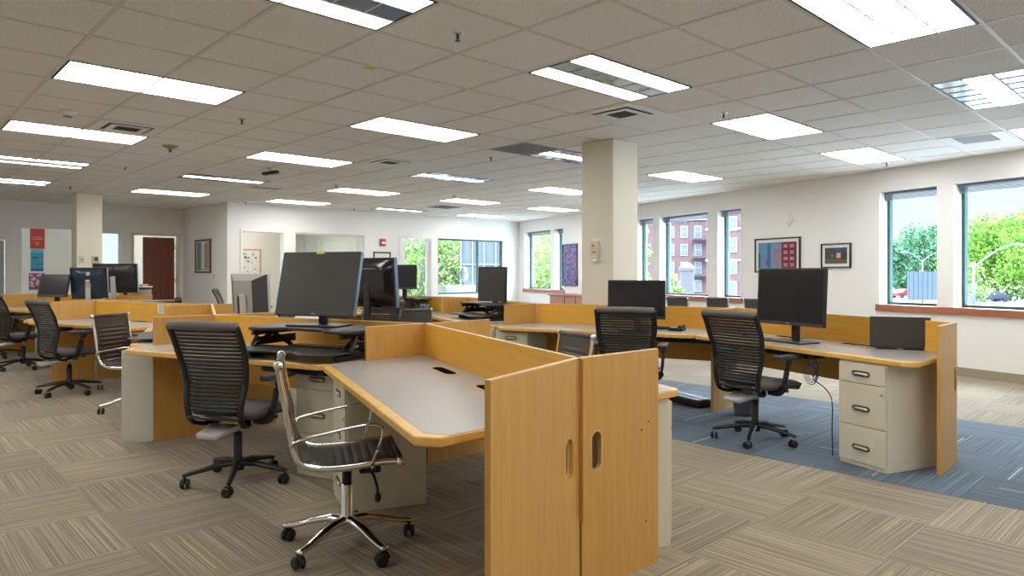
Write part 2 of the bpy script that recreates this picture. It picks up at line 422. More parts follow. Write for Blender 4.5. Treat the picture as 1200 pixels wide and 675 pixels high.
def door_trim(n, x0, x1, y, z1, w_=.055, mat=M_TRIMW):
    t = MB().box(x0 - w_, x0, y - .02, y + .0, 0, z1 + w_).box(x1, x1 + w_, y - .02, y, 0, z1 + w_).box(x0, x1, y - .02, y, z1, z1 + w_)
    struct(t.build(f'trim_{n}', mat, bevel=.003))
door_trim(4, 5.73, 6.61, BY, 2.12); door_trim(5, 9.62, 10.52, BY, 2.12); door_trim(6, 4.39, 5.30, LY, 2.10, .05, M_COLUMN)
window(6.88, 8.59, .88, 2.14, (0, BY), 0, .08, 1, False)
WG = bpy.data.objects['window_8']; WG.data.materials.clear(); WG.data.materials.append(M_TRIMW)
[o for o in KIDS(WG)][0].data.materials.clear(); [o for o in KIDS(WG)][0].data.materials.append(M_GLASS2)
mm = MB().box(7.42, 7.432, BY + .06, BY + .1, .93, 2.1).box(8.05, 8.062, BY + .06, BY + .1, .93, 2.1).build('glass_joint', M_TEAL, None); mm.parent = WG
# glazed outer door and its frame
dr = MB().box(9.66, 9.78, BY + .05, BY + .1, .0, 2.08).box(10.42, 10.50, BY + .05, BY + .1, 0, 2.08).box(9.78, 10.42, BY + .05, BY + .1, 0, .16).box(9.78, 10.42, BY + .05, BY + .1, 2.0, 2.08).build('door_1', M_TRIMW); struct(dr)
MB().quad((9.78, BY + .075, .16), (10.42, BY + .075, .16), (10.42, BY + .075, 2.0), (9.78, BY + .075, 2.0)).build('glass', M_GLASS, dr)
MB().tube([(10.46, BY + .04, .95), (10.46, BY + .0, .95), (10.40, BY + .0, .95)], .01).build('door_handle', M_ALU, dr, smooth=True)
window(10.74, 13.01, .73, 2.15, (0, BY), 0, .1, 1, False, mull=(12.14,))
# mahogany door standing open in the left far wall, grey steel door at the left edge
d2 = MB().box(4.62, 5.28, LY + .17, LY + .215, .01, 2.07).build('door_2', M_REDDOOR, bevel=.003); struct(d2)
for z in (.35, 1.1, 1.85): MB().box(5.27, 5.30, LY + .155, LY + .175, z - .05, z + .05).build('hinge', M_BRASS, d2)
MB().lathe([(.028, 0), (.028, .008), (.012, .012), (.012, .04), (.03, .05), (.03, .07)], 14, Matrix.Translation((4.70, LY + .17, 1.0)) @ Matrix.Rotation(R(90), 4, 'X')).build('door_handle', M_BRASS, d2, smooth=True)
d3 = MB().box(1.12, 2.08, LY + .03, LY + .075, .01, 1.90).build('door_3', M_GREYP, bevel=.003); struct(d3)
window(3.42, 4.14, 1.0, 2.15, (0, LY), 0, .08, 1, False)
WL = bpy.data.objects['window_10']; WL.data.materials.clear(); WL.data.materials.append(M_TRIMW); MB().box(3.46, 4.10, LY + .05, LY + .11, 1.55, 1.585).build('transom', M_BLIND, WL)
# back offices get their own window to the daylight
window(RX - 8.6 + 9.3, RX - 8.6 + 10.0, .9, 2.2, (0, 18.6), 0, .08, 1, False)
window(RX - 8.6 + 7.15, RX - 8.6 + 7.95, .9, 2.4, (0, 18.6), 0, .08, 1, False)

# columns
def column(n, x0, x1, y0, y1):
    c = MB().box(x0, x1, y0, y1, 0, H).build(f'column_{n}', M_COLUMN, bevel=.012); struct(c)
    return c
column(1, 5.80, 6.24, 4.50, 4.93)
column(2, 2.83, 3.24, 14.05, 14.45)

# ------------------------------------------------------------------ ceiling: troffers, air vents, sprinklers
def troffer_proto(pattern, i, j, label, name='ceiling_light', n_len=2):
    x0, y0 = GX + i * .61, GY + j * .61
    L, Wd = n_len * .61, .61
    t = thing(name, label, 'ceiling light', (x0 + L / 2, y0 + Wd / 2, H), 0, 'recessed ceiling lights')
    hx, hy = L / 2 - .014, Wd / 2 - .014
    f = MB()
    f.box(-hx, hx, -hy, -hy + .014, -.008, -.0005).box(-hx, hx, hy - .014, hy, -.006, -.0005).box(-hx, -hx + .014, -hy + .014, hy - .014, -.006, -.0005).box(hx - .014, hx, -hy + .014, hy - .014, -.006, -.0005)
    f.build('frame', M_VENTD, t)
    iw = (2 * hy - .028) / 3
    for k in range(3):
        ya = -hy + .014 + k * iw
        MB().box(-hx + .014, hx - .014, ya + .002, ya + iw - .002, -.004, -.001).build('lens', M_LIT if pattern[k] else M_UNLIT, t)
    lv = MB()
    for k in (1, 2): lv.box(-hx + .014, hx - .014, -hy + .014 + k * iw - .005, -hy + .014 + k * iw + .005, -.010, -.0042)
    for q in range(1, 6):
        xx = -hx + .014 + q * (2 * hx - .028) / 6
        lv.box(xx - .0035, xx + .0035, -hy + .014, hy - .014, -.009, -.0043)
    lv.build('louver', M_WHITE, t)
    return t
PA, PB, PC = (1, 1, 1), (1, 0, 1), (0, 1, 0)
protos = {}
LIGHTS = [
 (-4, 0, PB, 'ceiling light with dark middle strip, cut by the top edge left of the nearest sprinkler'),
 (0, 0, PB, 'ceiling light with dark middle strip, beside the square diffuser at the near column'),
 (0, -3, PA, 'large fully lit ceiling light cut by the top edge, at the right'),
 (4, -3, PC, 'ceiling light with one lit middle strip between two blue ones, cut by the right edge'),
 (4, 0, PA, 'fully lit ceiling light right of the near column, beside a sprinkler'),
 (8, 0, PA, 'fully lit ceiling light closest to the two framed pictures on the window wall'),
 (8, -3, PA, 'sliver of lit ceiling light at the right edge beside the slotted air vent'),
 (-4, 4, PA, 'fully lit ceiling light at the upper left, nearest of the left column of lights'),
 (0, 4, PA, 'fully lit ceiling light left of the near column, nearest of its column of lights'),
 (4, 4, PC, 'ceiling light partly hidden behind the near column, beside the grey return panel'),
 (8, 4, PA, 'lit ceiling light just right of the near column, above the brick-building window'),
 (-4, 8, PA, 'lit ceiling light at the left with the round smoke detector in front of it'),
 (0, 8, PA, 'lit ceiling light left of the square white diffuser, above the large foreground monitor'),
 (4, 8, PC, 'ceiling light with one lit strip between blue ones, above the middle of the far glazing'),
 (8, 8, PA, 'lit ceiling light just left of the near column, second row back'),
 (-4, 12, PB, 'twin-strip ceiling light at the left edge, third of the left column of lights'),
 (0, 12, PC, 'single-strip ceiling light in front of the slotted far-left air vent'),
 (4, 12, PA, 'lit ceiling light above the red fire alarm, third back in its column'),
 (8, 12, PA, 'lit far ceiling light beside the small grey return panel'),
 (12, 12, PA, 'lit far ceiling light left of the near column, near the window wall corner'),
 (-4, 16, PB, 'twin-strip ceiling light farthest back at the left edge'),
 (0, 16, PA, 'lit ceiling light beside the far column, in front of the mahogany door'),
 (4, 16, PA, 'lit ceiling light against the far wall above the interior glass pane'),
 (8, 16, PC, 'blue-rimmed ceiling light against the far wall above the glazed door'),
 (12, 16, PA, 'farthest ceiling light, in the corner where far wall and window wall meet'),
 (-4, -4, PA, None), (8, -7, PA, None), (4, -7, PA, None), (0, -7, PA, None), (-8, 0, PA, None), (-8, 4, PA, None), (-8, 8, PA, None), (-8, 12, PA, None), (-4, -7, PA, None)]
for i, j, pat, lab in LIGHTS:
    if lab is None:
        lab = 'recessed ceiling light over the part of the office behind the camera'
    if pat in protos: dup(protos[pat], (GX + i * .61 + .61, GY + j * .61 + .305, H), 0, lab)
    else: protos[pat] = troffer_proto(pat, i, j, lab)
# unseen lights added to brighten the offices behind
for x, y, lab in ((6.2, 14.9, 'added unseen ceiling light in the small office with the dotted picture'), (8.0, 16.2, 'added unseen ceiling light in the office behind the interior glass'), (0.2, 17.0, 'added unseen ceiling light in the poster hallway'), (4.9, 17.4, 'added unseen ceiling light behind the mahogany door')):
    o = dup(protos[PA], (x, y, H - .002), 0, lab)

def diffuser(i, j, label, kind):
    x0, y0 = GX + (i + .5) * .61, GY + (j + .5) * .61
    t = thing('air_vent', label, 'air vent', (x0, y0, H), 0)
    h = .29
    if kind == 'square':
        fr = MB(); 
        for a, b, z in ((h, .20, -.008), (.17, .11, -.014)):
            for sx_, sy_ in ((1, 0), (-1, 0), (0, 1), (0, -1)):
                if sx_: fr.box(*sorted((sx_ * a, sx_ * b)), -a, a, z, z + .006)
                else: fr.box(-b, b, *sorted((sy_ * a, sy_ * b)), z, z + .006)
        fr.build('frame', M_VENT, t, bevel=.002)
        MB().box(-.2, .2, -.2, .2, -.003, -.001).build('backing', M_VENTD, t)
        v = MB()
        for q in range(5): v.box(-.10, .10, -.09 + q * .04, -.075 + q * .04, -.012, -.006)
        v.build('slats', M_VENTD, t)
    elif kind == 'slot':
        fr = MB().box(-h, h, -h, -.17, -.008, -.001).box(-h, h, .17, h, -.008, -.001).box(-h, -.24, -.17, .17, -.008, -.001).box(.24, h, -.17, .17, -.008, -.001)
        fr.build('frame', M_VENT, t, bevel=.002)
        MB().box(-.24, .24, -.17, .17, -.003, -.001).build('backing', M_VENTD, t)
        v = MB()
        for q in range(7): v.box(-.22 + q * .063, -.20 + q * .063, -.16, .16, -.010, -.004)
        v.build('slats', M_VENT, t)
    else:
        MB().box(-h, h, -h, h, -.006, -.001).build('panel', M_RETURN, t)
        v = MB()
        for q in range(12): v.box(-h + .02, h - .02, -.26 + q * .045, -.25 + q * .045, -.009, -.006)
        v.build('louver_lines', M_VENTD, t)
    return t
diffuser(2, 1, 'square white ceiling diffuser with dark slats beside the near column', 'square')
diffuser(2, 7, 'square white ceiling diffuser in the middle distance left of the blue-rimmed light', 'square')
diffuser(-3, 7, 'square ceiling diffuser at the left behind the light with the smoke detector', 'square')
diffuser(8, -2, 'slotted white air vent in the ceiling near the right edge', 'slot')
diffuser(2, 13, 'slotted far air vent left of centre near the far wall corner', 'slot')
diffuser(3, 4, 'flat grey return air panel in the ceiling left of the near column', 'return')
diffuser(9, 14, 'small distant grey return air panel above the far windows', 'return')

sp = thing('ceiling_sprinkler', 'chrome sprinkler head in the ceiling at top centre, largest of all', 'sprinkler', (2.59, 3.15, H), 0, 'ceiling sprinklers')
MB().lathe([(.034, 0), (.034, -.003), (.022, -.010), (.014, -.012)], 20).build('escutcheon', M_CHROME, sp, smooth=True)
MB().lathe([(.010, -.010), (.010, -.03), (.005, -.034), (.004, -.045)], 12).build('nozzle', M_DARK, sp, smooth=True)
d_ = MB().lathe([(.016, -.048), (.016, -.050), (.002, -.051)], 12).tube([(.009, 0, -.028), (.013, 0, -.038), (.004, 0, -.048)], .002, 6).tube([(-.009, 0, -.028), (-.013, 0, -.038), (-.004, 0, -.048)], .002, 6).build('deflector', M_DARK, sp)
for x, y, lab in [(2.58, 6.25, 'sprinkler head right of the nearest left-hand ceiling light'), (2.60, 10.11, 'sprinkler head left of the single-strip ceiling light'),
                  (2.55, 13.1, 'sprinkler head just in front of the far column'), (5.61, 3.13, 'sprinkler head beside the fully lit light right of the near column'),
                  (5.67, 6.26, 'sprinkler head left of the near column behind the grey return panel'), (5.66, 9.97, 'sprinkler head in the ceiling between the monitor and the third light row'),
                  (8.00, 9.83, 'small distant sprinkler head in front of the far middle light'), (8.02, 13.35, 'tiny sprinkler head near the far wall above the red fire alarm'),
                  (11.5, 13.3, 'tiny sprinkler head in the far corner near the window wall'), (5.67, 13.55, 'tiny sprinkler head at the far wall left of the office doorway'),
                  (9.70, 3.13, 'sprinkler head near the window wall above the smaller framed picture')]:
    dup(sp, (x, y, H), 0, lab)
sm = thing('smoke_detector', 'round white smoke detector on the ceiling at the left', 'smoke detector', (1.34, 6.98, H))
MB().lathe([(.065, 0), (.065, -.02), (.05, -.035), (.03, -.05), (.002, -.052)], 24).build('housing', M_WHITE, sm, smooth=True)
MB().lathe([(.035, -.046), (.035, -.056), (.002, -.058)], 20).build('sensor', M_RETURN, sm, smooth=True)
MB().box(-.01, .01, -.09, -.062, -.02, 0).build('clip', M_WHITE, sm)
cm = thing('ceiling_camera', 'black ceiling camera hanging between the left-hand light rows', 'camera', (4.09, 8.95, H))
MB().lathe([(.05, 0), (.05, -.02), (.015, -.03), (.015, -.05)], 16).build('mount', M_IVORY, cm, smooth=True)
MB().box(-.12, .10, -.04, .04, -.085, -.045).build('housing', M_BLACK, cm, rot=(0, R(-8), R(-40)), bevel=.012)
tc_ = thing('sprinkler_escutcheon', 'tan cone-shaped ceiling fitting right of the left air diffuser', 'ceiling fitting', (2.55, 8.14, H))
MB().lathe([(.09, 0), (.085, -.006), (.03, -.03), (.02, -.05)], 18).build('cone', M_CONE, tc_, smooth=True)
MB().lathe([(.012, -.05), (.012, -.065), (.02, -.07)], 12).build('nozzle', M_DARK, tc_, smooth=True)
tp = tag(MB().box(-.04, .04, -.035, .035, -.002, -.0003).build('tape_square', M_YEL, loc=(2.58, 4.09, H - .0042)), 'small yellow tape square on the ceiling grid', 'tape')
# ------------------------------------------------------------------ desks
DZ, PZ = .73, .943                       # desk height, panel height
LV = [(2.10, 1.81), (2.78, 3.72), (2.10, 5.62), (2.78, 7.52), (2.10, 9.43), (2.78, 11.34), (2.10, 13.24)]
RV = [(5.46, 1.35), (6.18, 3.32), (5.46, 5.29), (6.18, 7.26), (5.46, 9.23), (6.18, 11.20)]
DEP = .76
def desk(A, B, side, label, group, trays=(), own_spine=True, first=False, grom=(.5,), spine_low=.42, name='desk', convex0=True, DEP=DEP):
    c0, c1 = (.15, .02) if convex0 else (.02, .15)
    if first: c0 = .08
    """one workstation between spine points A and B; side=-1: users sit on the -X side"""
    A = Vector(A); B = Vector(B); mid = (A + B) / 2
    t = thing(name, label, 'desk', (mid.x, mid.y, 0), 0, group)
    L = (B - A).length; ang = math.degrees(math.atan2(B.y - A.y, B.x - A.x))
    u = (B - A) / L
    gap = .013
    a = A - mid; b = B - mid
    # a slanted slab between the divider lines; the divider lines run along X
    off = .012 if own_spine else .014
    def pt(base, dx, dy): return (base.x + dx, base.y + dy)
    slope = (b.x - a.x) / (b.y - a.y)
    y0, y1 = a.y + gap, b.y - gap
    X = lambda y, d: a.x + (y - a.y) * slope + side * d
    d0 = off * 1.1
    poly = [(X(y0, d0), y0), (X(y1, d0), y1), (X(y1, DEP - c1), y1), (X(y1 - c1, DEP), y1 - c1), (X(y0 + c0, DEP), y0 + c0), (X(y0, DEP - c0), y0)]
    if first:                                          # the end station: its top runs on past the end panel
        y0 -= .0
    top = MB().prism(poly, DZ - .036, DZ - .0012).build('desktop', M_EDGE, t, bevel=.007, seg=3)
    e = .048
    lam = [(X(y0 + e * .4, d0 + .004), y0 + .004), (X(y1 - .004, d0 + .004), y1 - .004), (X(y1 - .004, DEP - c1 - e), y1 - .004), (X(y1 - c1 - .012, DEP - e), y1 - c1 - .012), (X(y0 + c0 + .012, DEP - e), y0 + c0 + .012), (X(y0 + .004, DEP - c0 - e), y0 + .004)]
    MB().prism(lam, DZ - .004, DZ).build('laminate_top', M_LAM, t)
    Mr = Matrix.Rotation(R(ang), 4, 'Z')
    for q in grom:                                     # cable slots near the back
        c = a + (b - a) * q; n = az(ang + 90 if side < 0 else ang - 90)
        c = c + n * .13
        M = Matrix.Translation((c.x, c.y, 0)) @ Mr
        sl = MB(); pr = [(.12 * cx_ + math.cos(R(k)) * .045, math.sin(R(k)) * .045) for cx_, rg in ((1, range(-90, 91, 30)), (-1, range(90, 271, 30))) for k in rg]
        g_ = MB().prism(pr, DZ - .001, DZ + .0035, M).build('cable_slot', M_EDGE, t)
        pr2 = [(x * .90, y * .74) for x, y in pr]
        MB().prism(pr2, DZ + .003, DZ + .0045, M).build('slot_shade_fill', M_SLOT, g_)  # flat black fill stands in for the shade down the slot
    if own_spine:
        z0, z1 = spine_low, PZ
        M = Matrix.Translation((0, 0, 0)) @ Mr
        sp_ = MB().box(-L / 2 + .012, L / 2 - .012, -.011, .011, z0, z1 - .003, M).build('spine_panel', M_MAPLE_H, t)
        MB().box(-L / 2 + .012, L / 2 - .012, -.011, .011, z1 - .003, z1, M).build('ply_top_edge', M_PLY, sp_)
    # keyboard trays under the top
    for q, ln in trays:
        c = a + (b - a) * q; n = az(ang + 90 if side < 0 else ang - 90); c = c + n * (DEP - .24)
        M = Matrix.Translation((c.x, c.y, 0)) @ Mr
        pr = [(ln / 2 * cx_ + math.cos(R(k)) * .07, math.sin(R(k)) * .10) for cx_, rg in ((1, range(-90, 91, 30)), (-1, range(90, 271, 30))) for k in rg]
        MB().prism(pr, DZ - .085, DZ - .06, M).box(-.05, .05, -.08, .08, DZ - .06, DZ - .037, M).build('keyboard_tray', M_BLACK, t, bevel=.004)
    # stretcher that stiffens the top, near the back
    M = Matrix.Translation((0, 0, 0)) @ Mr
    n = az(ang + 90 if side < 0 else ang - 90)
    M2 = Matrix.Translation((n.x * .15, n.y * .15, 0)) @ Mr
    MB().box(-L / 2 + .16, L / 2 - .16, -.009, .009, DZ - .13, DZ - .037, M2).build('stretcher', M_MAPLE, t)
    return t
def panel(A, heading, length, label, hole=None, low=0.0, group=None, mat=M_MAPLE, name='divider_panel', screws=(), h=PZ, off=.0):
    """upright maple panel starting at A, running along heading; hole = distance of a hand hole from A"""
    t = thing(name, label, 'divider panel', (A[0], A[1], 0), heading, group)
    a0 = off
    if hole is None:
        MB().box(a0, length, -.011, .011, low, h - .003).build('board', mat, t)
    else:
        hw, z0, z1 = .031, .480, .640
        m = MB()
        m.box(a0, hole - hw, -.011, .011, low, h - .003).box(hole + hw, length, -.011, .011, low, h - .003)
        n = 8
        for s_, zc, zz in ((-1, z0 + hw, low), (1, z1 - hw, h - .003)):
            arc = [(hole + math.cos(R(180 * k / n)) * hw, zc + s_ * math.sin(R(180 * k / n)) * hw) for k in range(n + 1)]
            poly = [(hole + hw, zz)] + arc + [(hole - hw, zz)]
            m.prism(poly, -.011, .011, Matrix.Rotation(R(90), 4, 'X'))
        ob = m.build('board', mat, t)
        # rounded lip of the hand hole
        rp = [(hole + math.cos(R(k)) * hw, 0, z1 - hw + math.sin(R(k)) * hw) for k in range(0, 181, 20)] + [(hole + math.cos(R(k)) * hw, 0, z0 + hw + math.sin(R(k)) * hw) for k in range(180, 361, 20)]
        MB().tube(rp, .003, 6, closed=True, up=(0, 1, 0)).build('hand_hole_rim', M_PLY, t, loc=(0, -.0105, 0))
    MB().box(a0, length, -.011, .011, h - .003, h).build('ply_top_edge', M_PLY, t)
    for x, z in screws:
        MB().lathe([(.005, 0), (.005, .0012)], 10, Matrix.Translation((x, -.011, z)) @ Matrix.Rotation(R(90), 4, 'X')).build('screw_cap', M_DARK, t)
    return t
def leg_panel(A, B, label, z=.693):
    d = Vector(B) - Vector(A)
    t = thing('leg_panel', label, 'desk leg', (A[0], A[1], 0), math.degrees(math.atan2(d.y, d.x)))
    MB().box(0, d.length, -.015, .015, .012, z).build('steel_panel', M_CREAMD, t, bevel=.003)
    MB().box(.01, d.length - .01, -.012, .012, 0, .012).build('foot', M_CREAMD, t)
    return t

# cluster on the left (the nearest desks stand in it)
LG = 'maple workstations of the left zigzag bench'
desk(LV[0], LV[1], -1, 'empty grey-topped maple desk in the foreground with a cable slot', LG, first=True, grom=(.62, .28))
desk(LV[1], LV[2], -1, 'maple desk carrying the desk riser with the large monitor', LG, trays=((.30, .45),), convex0=False)
desk(LV[2], LV[3], -1, 'maple desk where the brown leather chair stands', LG, DEP=.64)
desk(LV[3], LV[4], -1, 'maple desk with two paper labels on its panel, behind the brown chair', LG, trays=((.5, .4),), convex0=False)
desk(LV[4], LV[5], -1, 'distant left desk with a small black tilted monitor', LG)
desk(LV[5], LV[6], -1, 'farthest left desk behind the two overlapping black chairs', LG, convex0=False)
RG = 'far-side desks of the left zigzag bench'
for k, lab in enumerate(['desk behind the foreground spine, its rounded corner shown beside the hand-hole panels', 'far-side desk under the black monitor seen from behind', 'far-side desk under the silver-backed monitor', 'far-side desk behind the paper labels', 'far-side desk under the blue-black computer', 'far-side desk under the distant black monitor']):
    desk(LV[k], LV[k + 1], 1, lab, RG, own_spine=False, grom=(), convex0=bool(k % 2))
# cluster on the right
G2 = 'maple workstations of the right zigzag bench'
desk(RV[0], RV[1], -1, 'right-hand maple desk with the large black monitor and file cabinet', G2, trays=((.42, .35), (.7, .35)), grom=(.62, .3), first=True)
desk(RV[1], RV[2], -1, 'middle maple desk in front of the near column, with a black monitor', G2, trays=((.16, .5),), convex0=False)
desk(RV[2], RV[3], -1, 'maple desk with riser and slim monitor left of the near column', G2)
desk(RV[3], RV[4], -1, 'far maple desk with riser, monitor and blue speaker', G2, convex0=False)
desk(RV[4], RV[5], -1, 'farthest desk of the right bench, mostly hidden', G2)

# end panels and dividers
vl, vr = LV[0], RV[0]
panel((vl[0] - .012, vl[1] - .012), 180 + 16, .665, 'left foreground maple end panel with a hand hole near its right edge', hole=.090, off=.0, name='end_panel', screws=())
pl = panel((vl[0] + .004, vl[1] - .014), -2, .50, 'right foreground maple end panel with a hand hole near its left edge', hole=.088, name='end_panel', screws=((.43, .63), (.38, .60), (.41, .20)))
for x, z in ((-.55, .62), (-.48, .59), (-.47, .05)): pass
MB().box(-.012, .012, -.028, -.010, .30, PZ - .002).build('joint_cover', M_MAPLE, pl)
panel((vr[0], vr[1] - .013), 180 + 3, .46, 'maple end panel with a hand hole at the right end of the right bench', hole=.05, name='end_panel')
panel((LV[1][0] - .012, LV[1][1]), 180, .45, 'short maple divider in the centre, where the two near desks meet', name='divider_panel')
panel((LV[1][0] + .012, LV[1][1]), 0, .56, 'maple divider behind the centre joint, with a seam in its middle')
panel((LV[2][0] - .012, LV[2][1]), 180, .45, 'maple divider left of the large slatted chair, above the cream leg panel')
panel((LV[2][0] + .012, LV[2][1]), 0, .5, 'maple divider behind the large slatted chair, under the silver-backed monitor')
panel((LV[3][0] - .012, LV[3][1]), 180, .47, 'maple divider beside the paper labels')
panel((LV[3][0] + .012, LV[3][1]), 0, .5, 'maple divider right of the paper labels')
panel((LV[4][0] - .012, LV[4][1]), 180, .45, 'full-height maple divider behind the armed black chair')
panel((LV[4][0] + .012, LV[4][1]), 0, .5, 'maple divider under the blue-black computer')
panel((LV[5][0] - .012, LV[5][1]), 180, .45, 'distant maple divider below the small tilted monitor')
panel((LV[5][0] + .012, LV[5][1]), 0, .5, 'distant maple divider under the far black monitor')
panel((LV[6][0] - .012, LV[6][1]), 180, .48, 'maple divider at the far left edge')
panel((RV[1][0] - .0, RV[1][1]), 180, .44, 'full-height maple divider behind the right slatted chair')
panel((RV[2][0] - .012, RV[2][1]), 180, .46, 'maple divider at the left end of the middle desk')
panel((RV[3][0] - .012, RV[3][1]), 180, .46, 'maple divider left of the slim monitor')
panel((RV[4][0] - .012, RV[4][1]), 180, .46, 'distant maple divider under the far small monitor')
leg_panel((1.655 - .012, 5.62), (1.455, 5.74), 'cream steel leg panel under the second left desk joint')
leg_panel((4.98, 5.29), (4.82, 5.32), 'cream steel leg panel under the left end of the middle desk')
# sheets of paper taped to the panel
for k, (q, lab) in enumerate(((.40, 'left paper label taped to the spine panel behind the brown chair'), (.335, 'narrower paper label right beside the other one on the spine panel'))):
    A = Vector(LV[3]); B = Vector(LV[4]); p = A + (B - A) * q; ang = math.degrees(math.atan2(B.y - A.y, B.x - A.x)); n = az(ang + 90)
    o = thing('paper_label', lab, 'label', (p.x + n.x * .0125, p.y + n.y * .0125, .872), ang)
    MB().box(-.035 if k else -.055, .035 if k else .055, -.001, .001, -.05, .05).build('sheet', M_PAPER, o)
    ln = MB()
    for r_ in range(5): ln.box(-.025 if k else -.045, .02 if k else .035, .001, .0018, -.035 + r_ * .017, -.030 + r_ * .017)
    ln.build('print', M_DARK, o)

# ------------------------------------------------------------------ pedestals
def pedestal(loc, rz, label, wd=.36, dp=.52, h=.69, mat=M_CREAM, pulls='oval'):
    """front faces local -Y... origin at the floor centre"""
    t = thing('file_cabinet', label, 'file cabinet', (*loc, 0), rz, 'cream steel file cabinets under the desks')
    hw, hd = wd / 2, dp / 2
    MB().box(-hw, hw, -hd + .018, hd, .0, h).build('body', M_CREAM, t, bevel=.004)
    zs = [(.03, .268), (.272, .548), (.552, h - .012)]
    for a, b in zs:
        d = MB().box(-hw + .008, hw - .008, -hd, -hd + .017, a, b).build('drawer', M_CREAM, t, bevel=.003)
        zc = a + (b - a) * .42 if b - a > .2 else (a + b) / 2
        pr = [(.048 * s_ + math.cos(R(k)) * .019, zc + math.sin(R(k)) * .019) for s_, rg in ((1, range(-90, 91, 18)), (-1, range(90, 271, 18))) for k in rg]
        MB().prism(pr, hd, hd + .004, Matrix.Rotation(R(90), 4, 'X')).build('pull_plate', M_BRONZE, d, bevel=.001)
        MB().tube(smooth_path([(-.048, -hd - .003, zc - .006), (-.03, -hd - .012, zc), (.03, -hd - .012, zc), (.048, -hd - .003, zc - .006)], 3), .008, 8).build('pull', M_ALU, d, smooth=True)
    MB().lathe([(.011, 0), (.011, .006), (.004, .008)], 12, Matrix.Translation((hw - .03, -hd, .50)) @ Matrix.Rotation(R(90), 4, 'X')).build('lock', M_ALU, t)
    MB().box(-hw + .01, hw - .01, -hd + .006, -hd + .018, .004, .028).build('plinth', M_CREAM, t)
    return t
# right bench: front corners at (4.89,1.85) and (4.78,1.53)
ped = pedestal((0, 0), 0, 'three-drawer cream file cabinet under the right-hand desk')
def place_ped(o, corner_r, heading_front, wd=.36, dp=.52):
    """corner_r: front right corner (seen from the front); heading_front: direction from front right to front left"""
    f_ = az(heading_front); n = az(heading_front - 90)      # n points into the cabinet
    c = Vector(corner_r) + f_ * wd / 2 + n * dp / 2
    o.location = (c.x, c.y, 0); o.rotation_euler = (0, 0, R(heading_front - 180))
place_ped(ped, (4.775, 1.545), 70.5)
p2 = dup(ped, (0, 0, 0), 0, 'cream file cabinet under the foreground desk, seen from its side with its drawers turned left'); 
fl_ = az(160); c0 = Vector((2.40, 3.20)) * .9624
c0 = Vector((2.31, 3.08)); p2.scale = (1, .865, 1)
place_ped(p2, (c0.x + fl_.x * .45, c0.y + fl_.y * .45), 70.5, dp=.45)
p3 = dup(ped, (0, 0, 0), 0, 'cream file cabinet with drawers facing the camera between the two nearest chairs')
place_ped(p3, (2.16, 3.76), 110)
p4 = dup(ped, (0, 0, 0), 0, 'cream file cabinet behind the right foreground end panel, only its side visible')
p4.location = (2.62, 2.08, 0); p4.rotation_euler = (0, 0, R(70))
p5 = dup(ped, (0, 0, 0), 0, 'cream file cabinet under the left end of the middle desk')
place_ped(p5, (4.93, 4.90), 110)
# ------------------------------------------------------------------ chairs (forward is local +X, origin on the floor)
def caster(m_parent, ang, r, mat_w, hood=M_BLACK):
    x, y = math.cos(R(ang)) * r, math.sin(R(ang)) * r
    sw = ang + 70
    M = Matrix.Translation((x, y, .029)) @ Matrix.Rotation(R(sw), 4, 'Z') @ Matrix.Translation((-.012, 0, 0)) @ Matrix.Rotation(R(90), 4, 'X')
    m = MB()
    for s_ in (-1, 1): m.lathe([(.018, .007 * s_ - .0), (.028, .010 * s_), (.029, .020 * s_), (.022, .026 * s_)], 16, M)
    o = m.build('caster', mat_w, m_parent, bevel=0)
    h = MB().lathe([(.007, .03), (.007, .075)], 8, Matrix.Translation((x, y, 0))).tube([(x + math.cos(R(sw + 180)) * q - 0, y + math.sin(R(sw + 180)) * q, z) for q, z in ((-.022, .03), (-.014, .05), (.0, .060), (.022, .054), (.038, .036))], .008, 6)
    h.build('caster_fork', hood, o)
    return o
def swept_legs(parent, n_off, r_out, chrome):
    for k in range(5):
        a = n_off + 72 * k; c, s_ = math.cos(R(a)), math.sin(R(a))
        if chrome:
            prof = [(.02, .125), (.08, .128), (.16, .112), (.24, .088), (r_out + .01, .074)]
            m = MB().tube([(c * q, s_ * q, z) for q, z in smooth_path([(p, zz, 0) for p, zz in prof], 4) for _ in [0]] if False else [(c * v.x, s_ * v.x, v.y) for v in smooth_path([(p, zz, 0) for p, zz in prof], 4)], [.034 - .0009 * i for i in range(17)], 10, flat=(1, .62))
            o = m.build('leg', M_CHROME, parent, smooth=True)
        else:
            prof = [(.02, .118), (.12, .115), (r_out - .02, .086), (r_out + .012, .078)]
            m = MB().tube([(c * p, s_ * p, z) for p, z in prof], [.026, .023, .017, .013], 8, flat=(1, .8))
            o = m.build('leg', M_BLACK, parent)
        caster(o, a, r_out, M_BLACK)
